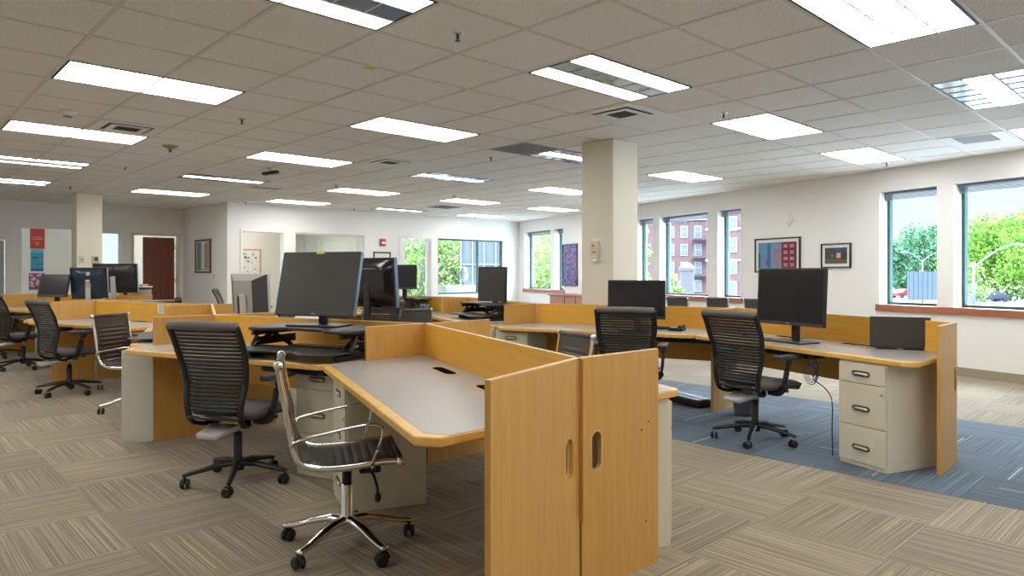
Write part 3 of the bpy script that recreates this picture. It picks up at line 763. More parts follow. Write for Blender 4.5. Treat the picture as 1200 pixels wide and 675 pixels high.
def task_chair(label, base_rot=10, seat_mat=M_FABRIC, n_slats=22):
    t = thing('task_chair', label, 'office chair', (0, 0, 0), 0, 'black slat-backed task chairs')
    swept_legs(t, base_rot, .30, False)
    MB().lathe([(.036, .075), (.040, .09), (.036, .135), (.026, .16), (.026, .30), (.021, .305)], 20).build('column', M_BLACK, t, smooth=True)
    MB().lathe([(.0145, .30), (.0145, .41)], 16).build('gas_lift', M_ALU, t, smooth=True)
    MB().box(-.13, .12, -.085, .085, .395, .445).box(-.16, -.06, -.11, .11, .405, .435).build('mechanism', M_BLACK, t, bevel=.012)
    MB().prism([(-.24, -.07), (-.24, .07), (-.05, .10), (-.05, -.10)], .355, .392, Matrix.Rotation(R(-8), 4, 'Y')).build('under_cover', M_SILVER, t, bevel=.012)
    MB().tube([(.02, -.09, .42), (.03, -.17, .415), (.03, -.225, .41)], .007, 8).lathe([(.012, -.02), (.014, .02)], 10, Matrix.Translation((.03, -.235, .41)) @ Matrix.Rotation(R(90), 4, 'X')).build('lever', M_DARK, t, smooth=True)
    # seat: rounded cushion with a falling front
    def seat(zt, sc_, th):
        def f(i, j):
            u = i * 2 - 1; v = j * 2 - 1
            q = (abs(u) ** 4 + abs(v) ** 4) ** .25 if (u or v) else 1
            m_ = max(abs(u), abs(v)) or 1
            k = m_ / q if q else 1
            x = u * k * .255 * sc_ + .062; y = v * k * .25 * sc_
            z = zt - .030 * max(0, (x - .12) / .16) ** 2 - .012 * (1 - abs(v)) * (1 - abs(u)) - .018 * m_ ** 8 * th
            return (x, y, z)
        return f
    o = MB().grid(seat(.480, 1, 1), 18, 18).build('seat', seat_mat, t, smooth=True); solid(o, .045, -1)
    o2 = MB().grid(seat(.430, .93, 0), 12, 12).build('seat_pan', M_BLACK, t, smooth=True); solid(o2, .012, -1)
    # back
    prof = smooth_path([(-.02, 0, .385), (-.13, 0, .375), (-.205, 0, .42), (-.215, 0, .53), (-.200, 0, .64), (-.222, 0, .76), (-.262, 0, .87), (-.315, 0, .975)], 5)
    hw = lambda z: .175 + .055 * min(1, max(0, (z - .42) / .40))
    for s_ in (-1, 1):
        MB().tube([(v.x - .004, s_ * hw(v.z) * (0.55 if i < 3 else .8 if i < 6 else 1), v.z) for i, v in enumerate(prof)], .017, 8, flat=(.75, 1.25), up=(0, 1, 0)).build('back_frame', M_BLACKG, t, smooth=True)
    sl = MB(); zs = [.475 + (.945 - .475) * k / (n_slats - 1) for k in range(n_slats)]
    def xat(z):
        for a, b in zip(prof[11:], prof[12:]):
            if a.z <= z <= b.z: return a.x + (b.x - a.x) * (z - a.z) / max(1e-6, b.z - a.z)
        return prof[-1].x
    for k, z in enumerate(zs):
        x = xat(z); w_ = hw(z) - .006
        pts = [(x - .018 * (1 - (q / 4) ** 2), q / 4 * w_, z) for q in range(-4, 5)]
        sl.tube(pts, .0099, 8, flat=(.5, 1.0), up=(0, 0, 1))
    sl.build('back_slats', M_SLAT, t, smooth=True)
    band = [(-.312 - .016 * (1 - (q / 6) ** 2), q / 6 * .232, .975 + .006 * (1 - (q / 6) ** 2)) for q in range(-6, 7)]
    MB().tube(band, .021, 10, flat=(.85, 1.2)).build('top_band', M_HEAD, t, smooth=True)
    low = [(-.205 - .02 * (1 - (q / 5) ** 2), q / 5 * .175, .435) for q in range(-5, 6)]
    MB().tube(low, .020, 8, flat=(1.5, .7)).build('lumbar_bar', M_BLACKG, t, smooth=True)
    for s_ in (-1, 1):
        a = MB().tube(smooth_path([(-.04, s_ * .14, .40), (-.045, s_ * .235, .405), (-.04, s_ * .272, .46), (-.01, s_ * .280, .58), (.02, s_ * .282, .65)], 4), .019, 8, flat=(.7, 1.5)).build('arm_post', M_BLACK, t, smooth=True)
        MB().prism([(-.13, s_ * .280 - .036), (-.13, s_ * .280 + .036), (.12, s_ * .280 + .045), (.16, s_ * .280 + .022), (.16, s_ * .280 - .022), (.12, s_ * .280 - .045)], .645, .680).build('arm_pad', M_DARK, a, bevel=.010, seg=3)
    return t
def sling_chair(label, leather, base_rot=0, top=.88, group='chrome-framed ribbed leather chairs', dark_base=False):
    t = thing('leather_office_chair', label, 'office chair', (0, 0, 0), 0, group)
    swept_legs(t, base_rot, .305, True)
    MB().lathe([(.034, .085), (.040, .10), (.036, .14), (.027, .15), (.027, .29), (.022, .295)], 20).build('column', M_CHROME, t, smooth=True)
    MB().lathe([(.022, .295), (.022, .36), (.03, .365), (.03, .385)], 16).build('gas_lift', M_BLACK, t, smooth=True)
    mc = MB().box(-.10, .13, -.06, .06, .372, .418).box(.05, .15, -.09, .09, .355, .385).box(-.015, .015, -.2, .2, .40, .42).box(.09, .16, -.02, .02, .38, .40).build('mechanism', M_BLACK, t, bevel=.010)
    MB().tube(smooth_path([(.05, -.05, .385), (.10, -.13, .375), (.12, -.17, .33), (.125, -.18, .29)], 4), .006, 8).lathe([(.006, 0), (.014, .01), (.014, .035), (.006, .045)], 10, Matrix.Translation((.125, -.18, .25))).build('lever', M_BLACK, mc, smooth=True)
    prof = smooth_path([(-.300, 0, top), (-.285, 0, top - .10), (-.258, 0, .64), (-.240, 0, .53), (-.208, 0, .458), (-.13, 0, .426), (.01, 0, .424), (.14, 0, .438), (.225, 0, .435)], 6)
    hw = .205
    ln = [0]
    for a, b in zip(prof, prof[1:]): ln.append(ln[-1] + (b - a).length)
    def on(s_):
        s_ = max(0, min(1, s_)) * ln[-1]
        for i in range(len(prof) - 1):
            if ln[i + 1] >= s_:
                k = (s_ - ln[i]) / (ln[i + 1] - ln[i]); p = prof[i].lerp(prof[i + 1], k); d = (prof[i + 1] - prof[i]).normalized(); return p, Vector((-d.z, 0, d.x))
        return prof[-1], Vector((0, 0, 1))
    NR = 22
    def f(i, j):
        p, n = on(i); y = (j * 2 - 1) * hw
        rib = abs(math.sin(math.pi * i * NR)) ** .5 * .007 * (1 if .09 < j < .91 else .1)
        if i < .10: rib = .004
        return (p.x + n.x * (rib + .004), y, p.z + n.z * (rib + .004))
    o = MB().grid(f, NR * 6, 14).build('seat_sling', leather, t, smooth=True); solid(o, .016, 1)
    for s_ in (-1, 1):
        MB().tube([(p.x, s_ * (hw + .008), p.z) for p in prof], .011, 8, flat=(.8, 1.3)).build('side_rail', M_CHROME, t, smooth=True)
        ap, _n = on(.27); fp, _n = on(.80)
        pts = [(-.246, s_ * (hw + .014), .530), (-.215, s_ * (hw + .038), .562), (-.08, s_ * (hw + .045), .592), (.06, s_ * (hw + .045), .614), (.118, s_ * (hw + .045), .612), (.138, s_ * (hw + .044), .585), (.118, s_ * (hw + .038), .50), (.095, s_ * (hw + .018), .432)]
        MB().tube(smooth_path(pts, 5), .0095, 8, flat=(1.3, .7)).build('arm_loop', M_CHROME, t, smooth=True)
        for p in (prof[0], prof[-1]):
            MB().lathe([(.019, -.006), (.021, 0), (.019, .006)], 16, Matrix.Translation((p.x, s_ * (hw + .015), p.z)) @ Matrix.Rotation(R(90), 4, 'X')).build('rail_cap', M_CHROME, t, smooth=True)
    for p in (prof[0], prof[-1]):
        MB().tube([(p.x, -hw, p.z), (p.x, hw, p.z)], .016, 12).build('roll', leather, t, smooth=True)
    for x in (-.10, .10): MB().tube([(x, -hw, .415), (x, hw, .415)], .010, 8).build('cross_bar', M_CHROME, t, smooth=True)
    return t

tch = task_chair('large black slat-backed chair turned to the riser desk in the left foreground', base_rot=-152)
tch.location = (1.705, 4.19, 0); tch.rotation_euler = (0, 0, R(31))
for (x, y, rz, lab) in [(1.64, 8.47, 14, 'black task chair with a visible armrest, standing left of the brown leather chair'),
                        (1.61, 11.05, 8, 'black task chair, right one of the overlapping pair at the left edge'),
                        (1.52, 12.75, 5, 'black task chair at the far left edge, half behind another one'),
                        (5.02, 2.54, -9, 'black slat-backed task chair on the blue carpet at the right-hand desk'),
                        (4.83, 3.57, 30, 'black slat-backed task chair in the middle, behind the foreground end panels'),
                        (3.80, 6.05, 205, 'black task chair behind the black monitor that shows its back'),
                        (4.79, 11.92, -30, 'distant task chair left of the silver-backed monitor'),
                        (5.47, 11.70, 200, 'distant task chair right of the silver-backed monitor')]:
    dup(tch, (x, y, 0), rz, lab)
sch = sling_chair('black ribbed leather chair with chrome frame in the foreground', M_LEATHER, base_rot=-62)
sch.location = (1.68, 2.86, 0); sch.rotation_euler = (0, 0, R(-27))
def recolor(o, mat):
    for c in KIDS(o):
        if c.name.startswith(('seat_sling', 'roll')):
            c.data = c.data.copy(); c.data.materials.clear(); c.data.materials.append(mat)
    return o
b_ = recolor(dup(sch, (1.90, 6.96, 0), -55, 'brown ribbed leather chair with chrome frame beside the cream leg panel'), M_LEATHERB)
g1 = recolor(dup(sch, (3.12, 3.04, 0), 160, 'dark grey leather chair whose top shows behind the foreground end panels'), M_LEATHERG)
g2 = recolor(dup(sch, (4.50, 6.30, 0), 56, 'greyish leather chair top above the centre dividers'), M_LEATHERK)
for x, y, rz, lab in [(9.75, 6.02, -10, 'grey chair top right of the middle black monitor, in front of the brick-building window'), (10.06, 5.50, -12, 'grey chair top left of the right-hand slatted chair, by the window wall'), (9.95, 4.80, -15, 'grey chair partly hidden by the large right-hand monitor')]:
    recolor(dup(sch, (x, y, 0), rz, lab, 'grey chairs by the window wall'), M_LEATHERG)

# ------------------------------------------------------------------ monitors (screen faces local -X... origin on the desk under the foot)
def monitor(name, label, loc, rz, w_, h_, zc, tilt=5, body=M_BLACK, screen=M_SCREEN, thick=.055, foot=(.22, .30), neck=M_BLACK, edge=None, logo=None, tank=False, cat='monitor', hub=False):
    """faces local +X after rz; zc is the height of the screen centre above the foot"""
    t = thing(name, label, cat, loc, rz)
    if foot:
        MB().box(-foot[0] * .55, foot[0] * .45, -foot[1] / 2, foot[1] / 2, 0, .014).build('foot', neck, t, bevel=.006)
        MB().box(-.075, -.045, -.032, .032, .012, zc).build('neck', neck, t, bevel=.006)
        MB().box(-.05, -.018, -.05, .05, zc - .05, zc + .05).build('tilt_hinge', M_DARK, t, bevel=.004)
    M = Matrix.Translation((0, 0, zc)) @ Matrix.Rotation(R(-tilt), 4, 'Y')
    b = MB()
    b.box(-.018, .012, -w_ / 2, w_ / 2, -h_ / 2, h_ / 2)
    o = b.build('housing', body, t, bevel=.004); o.matrix_local = M
    if edge:
        MB().box(-.0185, .0115, -w_ / 2 - .003, -w_ / 2 + .001, -h_ / 2 + .004, h_ / 2 - .004).build('side_trim', edge, o)
        MB().box(-.0185, .0115, w_ / 2 - .001, w_ / 2 + .003, -h_ / 2 + .004, h_ / 2 - .004).build('side_trim', edge, o)
    hb = MB()
    def f(i, j):
        y = (i * 2 - 1); z = (j * 2 - 1); k = (1 - abs(y) ** 4) * (1 - abs(z) ** 4)
        return (-.018 - thick * min(1, k * 1.3), y * w_ * .46, z * h_ * .45)
    if not tank: bk = hb.grid(f, 12, 10).build('back_shell', body, o, smooth=True)
    else:
        a, c_ = .47, .24
        V = [(-.018, sy * w_ * a, sz * h_ * .49) for sy, sz in ((-1, -1), (1, -1), (1, 1), (-1, 1))] + [(-.018 - thick, sy * w_ * c_, sz * h_ * k) for sy, sz, k in ((-1, -1, .40), (1, -1, .40), (1, 1, .36), (-1, 1, .36))]
        for p in V: hb.b.verts.new(p)
        hb.b.verts.ensure_lookup_table(); q = hb.b.verts
        for fc in ((4, 5, 6, 7), (0, 1, 5, 4), (2, 3, 7, 6)): hb.b.faces.new([q[i] for i in fc])
        bk = hb.build('back_shell', M_TANK, o)
        sd = MB()
        for p in V: sd.b.verts.new(p)
        sd.b.verts.ensure_lookup_table(); q = sd.b.verts
        for fc in ((1, 2, 6, 5), (3, 0, 4, 7)): sd.b.faces.new([q[i] for i in fc])
        sd.build('side_vent', M_DARK, o)
        MB().box(-.018 - thick - .035, -.018 - thick - .012, -.045, .02, -.36, .02).build('arm_plate', M_SILVER, o, bevel=.006)
        MB().box(-.018 - thick - .03, -.018 - thick, .02, .045, -.30, .0).build('arm_bracket', M_BLACK, o)
    bz = .017
    MB().box(.0122, .0130, -w_ / 2 + bz, w_ / 2 - bz, -h_ / 2 + bz * 1.6, h_ / 2 - bz).build('screen', screen, o)
    MB().box(.012, .0155, -w_ / 2 + .003, w_ / 2 - .003, -h_ / 2 + .001, -h_ / 2 + bz * 1.5).build('lower_bezel', M_DARK, o, bevel=.001)
    if logo == 'DELL':
        text('DELL', .014, M_ALU, o, Matrix.Translation((.0158, 0, -h_ / 2 + bz * .8)) @ Matrix.Rotation(R(90), 4, 'Z') @ Matrix.Rotation(R(90), 4, 'X'))
    if hub: MB().box(-.040, -.018, w_ / 2 - .03, w_ / 2 - .008, -.07, .02).build('port_hub', M_ALU, o)
    return t
RT = DZ + .19                                                         # top of the desk risers
BLUE_EDGE = plain('blue_silver_trim', (.22, .34, .52), .25, .6)
m1 = monitor('monitor', 'large matte monitor on the desk riser in the left foreground, tilted back', (2.27, 4.23, RT), 209, .60, .44, .285, tilt=14, screen=M_SCREENG, body=M_DARK, edge=BLUE_EDGE, logo='DELL', foot=(.24, .38))
MB().box(.0, .014, -.04, .02, .205, .222).build('sticker', M_YEL, [c for c in KIDS(m1) if c.name.startswith('housing')][0])
m2 = monitor('monitor', 'large black monitor on the right-hand desk', (5.40, 2.44, DZ), 162, .66, .45, .36, tilt=3, logo='DELL', foot=(.22, .36), body=M_BLACK)
m3 = monitor('monitor', 'black monitor on the middle desk, in front of the near column', (5.30, 3.84, DZ), 206, .53, .36, .30, tilt=2)
m4 = monitor('monitor', 'slim dark monitor on the distant riser, left of the middle desk', (5.66, 6.22, RT - .02), 196, .40, .42, .24, tilt=2, screen=M_SCREENG)
m5 = monitor('monitor', 'small square monitor before the leftmost outdoor window', (5.52, 7.88, RT), 225, .36, .34, .30, tilt=2)
m6 = monitor('monitor', 'black monitor seen from behind beside the large foreground one', (3.05, 4.78, DZ + .12), 10, .54, .40, .35, tilt=4, body=M_BLACKG, edge=BLUE_EDGE, hub=True)
m7 = monitor('monitor', 'silver-backed monitor with tapered housing, seen from behind', (2.88, 6.75, DZ), 30, .44, .42, .33, tilt=4, body=M_SILVER, thick=.11, tank=True, neck=M_SILVER)
m8 = monitor('monitor', 'small black monitor tilted far back on the distant left desk', (1.87, 10.55, DZ), 222, .40, .30, .38, tilt=14, foot=(.18, .2))
m9 = monitor('computer_display', 'blue-black computer display with silver arm and round emblem, seen from behind', (2.24, 10.37, DZ), 62, .44, .42, .41, tilt=10, body=M_BLUEB, edge=M_SILVER, neck=M_ALU, thick=.03, foot=(.2, .22), cat='computer')
h_ = [c for c in KIDS(m9) if c.name.startswith('housing')][0]
MB().lathe([(.024, 0), (.024, .002)], 24, Matrix.Translation((-.048, 0, .135)) @ Matrix.Rotation(R(-90), 4, 'Y')).build('emblem', M_WHITE, h_)
text('hp', .034, M_BLUEB, h_, Matrix.Translation((-.0505, 0, .137)) @ Matrix.Rotation(R(-90), 4, 'Z') @ Matrix.Rotation(R(90), 4, 'X'))
MB().box(-.085, -.058, -.028, .028, -.40, .06).build('arm_plate', M_ALU, h_, bevel=.008)
m10 = monitor('monitor', 'wide black monitor right of the blue-black computer, seen from behind', (2.72, 11.05, DZ), 50, .62, .42, .47, tilt=4, body=M_BLACK, neck=M_SILVER, edge=BLUE_EDGE)
h_ = [c for c in KIDS(m10) if c.name.startswith('housing')][0]
MB().lathe([(.018, 0), (.018, .002)], 20, Matrix.Translation((-.070, 0, .15)) @ Matrix.Rotation(R(-90), 4, 'Y')).build('emblem', M_DARK, h_)
MB().box(-.10, -.075, -.035, .035, -.42, .03).build('arm_plate', M_SILVER, h_, bevel=.008)
# flat panel without a stand at the end of the right desk
m11 = thing('flat_screen', 'small dark screen without stand, leaning at the end of the right-hand desk', 'screen', (5.47, 1.68, DZ), 205)
b = MB().box(-.02, .022, -.19, .19, .012, .235).build('housing', M_DARK, m11, bevel=.006)
MB().box(.0222, .023, -.175, .175, .035, .222).build('screen', M_SCREENG, b)
MB().box(-.02, .0235, -.15, .15, 0, .0125).build('base_strip', M_BLACK, m11, bevel=.002)
MB().box(-.019, .021, -.188, .188, .2352, .2362).build('top_edge', M_SILVER, b)
MB().box(.0238, .0245, -.02, .02, .004, .009).build('mark', M_ALU, b)

# ------------------------------------------------------------------ desk risers
def riser(label, loc, rz, w_=.90, top=M_RISER):
    """user sits at local -X; origin on the desk top"""
    t = thing('desk_riser', label, 'desk riser', loc, rz, 'sit-stand desk risers')
    hw = w_ / 2
    MB().box(-.20, .26, -hw + .06, -hw + .10, 0, .035).box(-.20, .26, hw - .10, hw - .06, 0, .035).box(.14, .26, -hw + .10, hw - .10, 0, .045).build('base', M_BLACK, t, bevel=.004)
    P = [(.29, -hw), (.29, hw), (-.10, hw), (-.17, hw - .05), (-.17, hw - .20), (-.08, hw - .30), (-.08, -hw + .30), (-.17, -hw + .20), (-.17, -hw + .05), (-.10, -hw)]
    tp_ = MB().prism(P, .168, .190).build('top_platform', top, t, bevel=.007, seg=3)
    K = [(-.02, -hw + .03), (-.02, hw - .03), (-.22, hw - .03), (-.34, hw - .10), (-.36, hw - .22), (-.30, .12), (-.30, -.12), (-.36, -hw + .22), (-.34, -hw + .10), (-.22, -hw + .03)]
    MB().prism(K, .046, .060).build('keyboard_tray', top, t, bevel=.006, seg=3)
    for s_ in (-1, 1):
        y = s_ * (hw - .08)
        MB().tube([(-.18, y, .04), (.05, y, .165)], .011, 6, flat=(.8, 1.5)).build('lift_arm', M_BLACK, t)
        MB().tube([(.20, y, .04), (-.02, y, .165)], .011, 6, flat=(.8, 1.5)).build('lift_arm', M_BLACK, t)
        MB().box(-.16, .24, y - .012, y + .012, .135, .167).build('rail', M_BLACK, t)
        MB().tube([(-.12, s_ * (hw - .03), .06), (-.06, s_ * (hw - .03), .15)], .012, 6).build('tray_hanger', M_BLACK, t)
    for s_ in (-1, 1): MB().box(-.10, .27, min(s_ * (hw - .055), s_ * (hw - .04)), max(s_ * (hw - .055), s_ * (hw - .04)), .062, .118).build('side_cover', M_BLACK, t, bevel=.006)
    mk = MB()
    for q, l in ((0, .02), (.03, .015), (.05, .015)): mk.box(-.10 + q, -.10 + q + l, -hw + .0385, -hw + .0398, .080, .094)
    mk.build('brand_mark', M_SILVER, t)
    return t
rz1 = riser('black two-level desk riser holding the large monitor in the left foreground', (2.20, 4.19, DZ), 20)
r2z = dup(rz1, (1.98, 6.13, DZ), -20, 'desk riser behind the cream leg panel, only its rounded left corners showing'); r2z.scale = (1, .9, .52)
dup(rz1, (5.50, 6.16, DZ), -18, 'black desk riser holding the slim dark monitor')
dup(rz1, (5.56, 8.16, DZ), 20, 'black desk riser under the small square monitor')
r6 = dup(rz1, (2.76, 9.87, DZ), 205, 'desk riser with painted top sheen above the left bench panels below the mahogany door')
for c_ in KIDS(r6):
    if c_.name.startswith(('top_platform', 'keyboard_tray')): c_.data = c_.data.copy(); c_.data.materials.clear(); c_.data.materials.append(M_RISER_SHEEN)  # paler copy paints the grazing light onto this riser
r5 = dup(rz1, (3.04, 4.82, DZ - .068), 200, 'low black riser under the black monitor seen from behind')
bpy.data.objects.remove(r5) if False else None
# ------------------------------------------------------------------ small things
kb = thing('keyboard', 'black keyboard on the middle desk below the black monitor', 'keyboard', (5.22, 3.62, DZ), 205)
kb.location = (5.74, 3.92, DZ); kb.rotation_euler = (0, 0, R(24))
MB().box(-.075, .075, -.22, .22, 0, .018).build('case', M_BLACK, kb, bevel=.004)
k = MB()
for i in range(5):
    for j in range(15): k.box(-.06 + i * .025, -.041 + i * .025, -.205 + j * .0275, -.183 + j * .0275, .018, .023)
tag(k.build('keys', M_DARK, kb), kind='stuff')
ph = thing('desk_phone', 'small black phone beside the keyboard on the middle desk', 'phone', (5.66, 3.62, DZ), 110)
ph.location = (5.70, 3.66, DZ)
MB().box(-.07, .07, -.08, .08, 0, .03).build('base', M_BLACK, ph, bevel=.01)
MB().box(-.065, -.02, -.09, .09, .031, .055).build('handset', M_BLACK, ph, bevel=.012)
MB().box(.0, .06, -.05, .06, .0305, .034).build('keypad', M_SILVER, ph)
rk = thing('red_booklet', 'small red and white booklet beside the keyboard', 'booklet', (5.86, 3.78, DZ), 20)
MB().box(-.06, .06, -.07, .07, 0, .009).build('pages', M_PAPER, rk); MB().box(-.06, .06, -.07, .07, .009, .0105).build('cover', M_RED, rk)
bs = thing('speaker', 'small blue-grey speaker on the far desk left of the slim monitor', 'speaker', (5.42, 7.30, DZ), 200)
bs.location = (5.55, 7.44, DZ)
M_BSP = plain('speaker_blue', (.09, .15, .21), .5)
MB().box(-.05, .05, -.055, .055, 0, .13).build('box', M_BSP, bs, bevel=.008)
MB().lathe([(.038, 0), (.032, .003), (.01, .001)], 18, Matrix.Translation((.05, 0, .07)) @ Matrix.Rotation(R(90), 4, 'Y')).build('cone', M_DARK, bs, smooth=True)
pk = thing('conference_phone', 'black phone base showing above the maple divider in the left middle distance', 'phone', (2.93, 9.05, DZ), 40)
MB().lathe([(.13, 0), (.12, .02), (.06, .05), (.03, .14), (.045, .19), (.04, .235), (.01, .25)], 18).build('body', M_BLACK, pk, smooth=True)
MB().tube(smooth_path([(.0, .12, .01), (.05, .2, .05), (.1, .25, .02), (.05, .3, .005)], 5), .006, 6).build('cord', M_CORD, pk, smooth=True)
# box of tissues and a waste basket shaped tub on the far desk
bx = thing('wooden_box', 'small open maple box with green tissue beside the black monitor', 'box', (2.95, 11.55, .93), 47)
bx.location = (3.03, 11.62, DZ)
MB().box(-.08, .08, -.10, .10, 0, .34).build('shell', M_MAPLE, bx, bevel=.003)
M_GREEN = plain('green_tissue', (.12, .50, .30), .8)
MB().grid(lambda u, v: ((u - .5) * .12, (v - .5) * .17, .34 + .035 * math.sin(u * 7) * math.cos(v * 6) + .02), 10, 10).build('tissue', M_GREEN, bx, smooth=True)
MB().box(-.082, -.078, -.03, .03, .20, .27).build('slot', M_VENTD, bx)
tb = thing('tub', 'translucent tub with yellow contents beside the small maple box', 'tub', (3.24, 11.62, DZ), 0)
MB().lathe([(.10, 0), (.125, .32), (.135, .325), (.135, .34), (.11, .342)], 20).build('tub_wall', M_WHITE, tb, smooth=True)
MB().lathe([(.1255, .29), (.1275, .32)], 20).build('band', M_DARK, tb)
MB().grid(lambda u, v: ((u - .5) * .16, (v - .5) * .16, .345 + .03 * math.sin(u * 9 + v * 4)), 8, 8).build('contents', plain('yellow_paper', (.70, .50, .18), .8), tb, smooth=True)
# cables
cb = thing('cable_bundle', 'looped blue and black cables hanging under the right-hand desk', 'cables', (5.05, 2.13, .60), 70)
m = MB(); m2_ = MB()
for q in range(4):
    rr = .038 + .009 * q; m.tube([(math.cos(R(a)) * rr, .004 * q - .01, -.05 + math.sin(R(a)) * rr * 1.2) for a in range(0, 360, 24)], .0022, 6, closed=True)
m.tube(smooth_path([(0, 0, .095), (.01, .01, .05), (.02, 0, .0)], 4), .004, 6)
m.build('loop', M_CABLE, cb, smooth=True)
m2_.tube(smooth_path([(-.02, .01, .09), (-.06, 0, .0), (-.02, 0, -.08), (-.14, .01, -.14), (-.20, .02, -.22), (-.20, .02, -.42), (-.205, .02, -.59)], 6), .004, 6)
m2_.build('lead', M_CORD, cb, smooth=True)
c2_ = thing('power_cord', 'thin black cord curling behind the large right-hand monitor', 'cord', (5.46, 2.74, DZ), 0)
MB().tube(smooth_path([(0, -.18, .22), (.03, -.06, .16), (0, .08, .13), (-.02, .16, .07), (.02, .10, .01), (.06, -.02, .006), (.08, -.1, .006)], 6), .004, 6).build('cord', M_CORD, c2_, smooth=True)
st = thing('floor_duct', 'long low black duct on the floor behind the middle desk', 'floor duct', (6.02, 3.86, .002), 72)
MB().prism([(-.42, -.11), (-.42, .11), (.42, .11), (.42, -.11)], 0, .075).build('cover', M_BLACK, st, bevel=.02, seg=3)
MB().box(-.42, .42, -.02, .02, .075, .08).build('ridge', M_DARK, st)
# thermostat on the near column, sounders on the far column
th_ = thing('thermostat', 'ivory thermostat with a guard on the near column', 'thermostat', (5.80, 4.71, 1.52), 0)
MB().box(-.008, 0, -.085, .075, -.115, .115).build('back_plate', M_WHITE, th_, bevel=.003)
b = MB().box(-.045, -.008, -.045, .055, -.085, .10).build('housing', M_IVORY, th_, bevel=.006)
MB().lathe([(.022, 0), (.022, .006), (.008, .009)], 18, Matrix.Translation((-.045, 0, -.01)) @ Matrix.Rotation(R(-90), 4, 'Y')).build('dial', M_SILVER, b, smooth=True)
MB().lathe([(.009, 0), (.009, .004)], 12, Matrix.Translation((-.045, .02, .045)) @ Matrix.Rotation(R(-90), 4, 'Y')).build('indicator', M_DARK, b)
MB().box(-.040, -.010, -.03, .04, -.125, -.087).build('lower_guard', M_WHITE, b, bevel=.004)
ws = thing('wall_control', 'small brass-coloured control on the far column, the left one', 'wall control', (2.83 + .08, 14.05, 1.52), 0)
MB().box(-.045, .045, -.008, 0, -.06, .06).build('plate', M_IVORY, ws, bevel=.002); MB().lathe([(.018, 0), (.018, .03)], 14, Matrix.Translation((0, -.008, 0)) @ Matrix.Rotation(R(90), 4, 'X')).build('knob', M_BRASS, ws)
w2_ = thing('wall_control', 'square grey and ivory control on the far column, the right one', 'wall control', (2.83 + .30, 14.05, 1.52), 0)
MB().box(-.05, .05, -.035, 0, -.06, .06).build('plate', M_IVORY, w2_, bevel=.004); MB().box(-.03, .03, -.04, -.035, -.03, .04).build('display', M_DARK, w2_)
# fire alarm and notice on the far wall
fa = thing('fire_alarm', 'red fire alarm strobe on the far wall', 'fire alarm', (9.08, BY, 2.0), 0)
MB().box(-.075, .075, -.05, 0, -.08, .075).build('housing', M_RED, fa, bevel=.006); MB().box(-.045, .05, -.062, -.05, -.045, .01).build('strobe', M_WHITE, fa, bevel=.004)
def picture(label, loc, rz, w_, h_, fr, parts, matw=.06, fw=.022, name='framed_picture', base=M_MAT, cat='picture'):
    """hangs on a wall whose inward normal is local -Y"""
    t = thing(name, label, cat, loc, rz)
    hw, hh = w_ / 2, h_ / 2
    MB().box(-hw, -hw + fw, -.028, 0, -hh, hh).box(hw - fw, hw, -.028, 0, -hh, hh).box(-hw + fw, hw - fw, -.028, 0, -hh, -hh + fw).box(-hw + fw, hw - fw, -.028, 0, hh - fw, hh).build('frame', fr, t)
    MB().box(-hw + fw, hw - fw, -.012, -.002, -hh + fw, hh - fw).build('mat', base, t)
    iw, ih = hw - fw - matw, hh - fw - matw
    im = thing('image', None, None); im.parent = t
    for k, (x0, x1, z0, z1, col) in enumerate(parts):
        nm = f'pic_{col}'; mt = MATS.get(nm) or plain(nm, col, .4, noise=.25, nscale=22)
        MB().box(-iw + x0 * 2 * iw, -iw + x1 * 2 * iw, -.0135 - .0004 * k, -.0125, -ih + z0 * 2 * ih, -ih + z1 * 2 * ih).build('colour_field', mt, im)
    return t
def ww(s, z): p = WO + wu * s - wn * .0; return (p.x, p.y, z)
rr_ = random.Random(3)
night = [(0, 1, 0, 1, (.10, .22, .42)), (.25, .33, 0, 1, (.02, .12, .30)), (.35, .62, 0, .9, (.16, .25, .36)), (.62, 1, 0, 1, (.10, .02, .06)), (.0, .06, 0, .6, (.01, .10, .16)), (.20, .25, .1, .35, (.45, .02, .18))]
for i in range(8): x_ = .44 + .11 * (i % 2); z_ = .12 + .18 * (i // 2); night.append((x_, x_ + .05, z_, z_ + .10, (.62, .10, .14)))
for i in range(8): x_ = .68 + .16 * (i % 2); z_ = .06 + .24 * (i // 2); night.append((x_, x_ + .10, z_, z_ + .13, (.65, .16, .15)))
picture('large black-framed city night picture above the right-hand monitor', ww(3.56, 1.56), WA + 180, .92, .56, M_FRAMEB, night, .05, .022)
picture('smaller black-framed dark street picture on the window wall', ww(2.47, 1.53), WA + 180, .50, .36, M_FRAMEB, [(0, 1, 0, 1, (.05, .06, .06)), (0, 1, 0, .3, (.09, .10, .04)), (.5, .75, .75, 1, (.03, .08, .30)), (.54, .72, .35, .68, (.70, .35, .22)), (.3, .36, .45, .55, (.5, .35, .03)), (.75, 1, .25, .7, (.03, .03, .08))], .045, .018)
dots = [(0, 1, 0, 1, (.10, .06, .22))]
for i in range(90):
    a, c_ = rr_.random() * .95, rr_.random() * .96; dots.append((a, a + .05, c_, c_ + .035, rr_.choice([(.25, .22, .60), (.45, .10, .30), (.12, .18, .50), (.50, .45, .62)])))
picture('tall blue-violet speckled picture behind the near column', ww(9.95, 1.47), WA + 180, .70, 1.02, M_FRAMEB, dots, .0, .025)
bd = thing('speaker_dome', 'white dome speaker on the window wall above the pictures', 'wall speaker', ww(3.33, 2.12), WA + 180)
MB().lathe([(.085, 0), (.08, .02), (.05, .045), (.01, .052)], 24, Matrix.Rotation(R(90), 4, 'X')).build('dome', M_WHITE, bd, smooth=True); MB().box(-.02, .02, -.01, 0, -.11, -.085).build('tab', M_WHITE, bd)
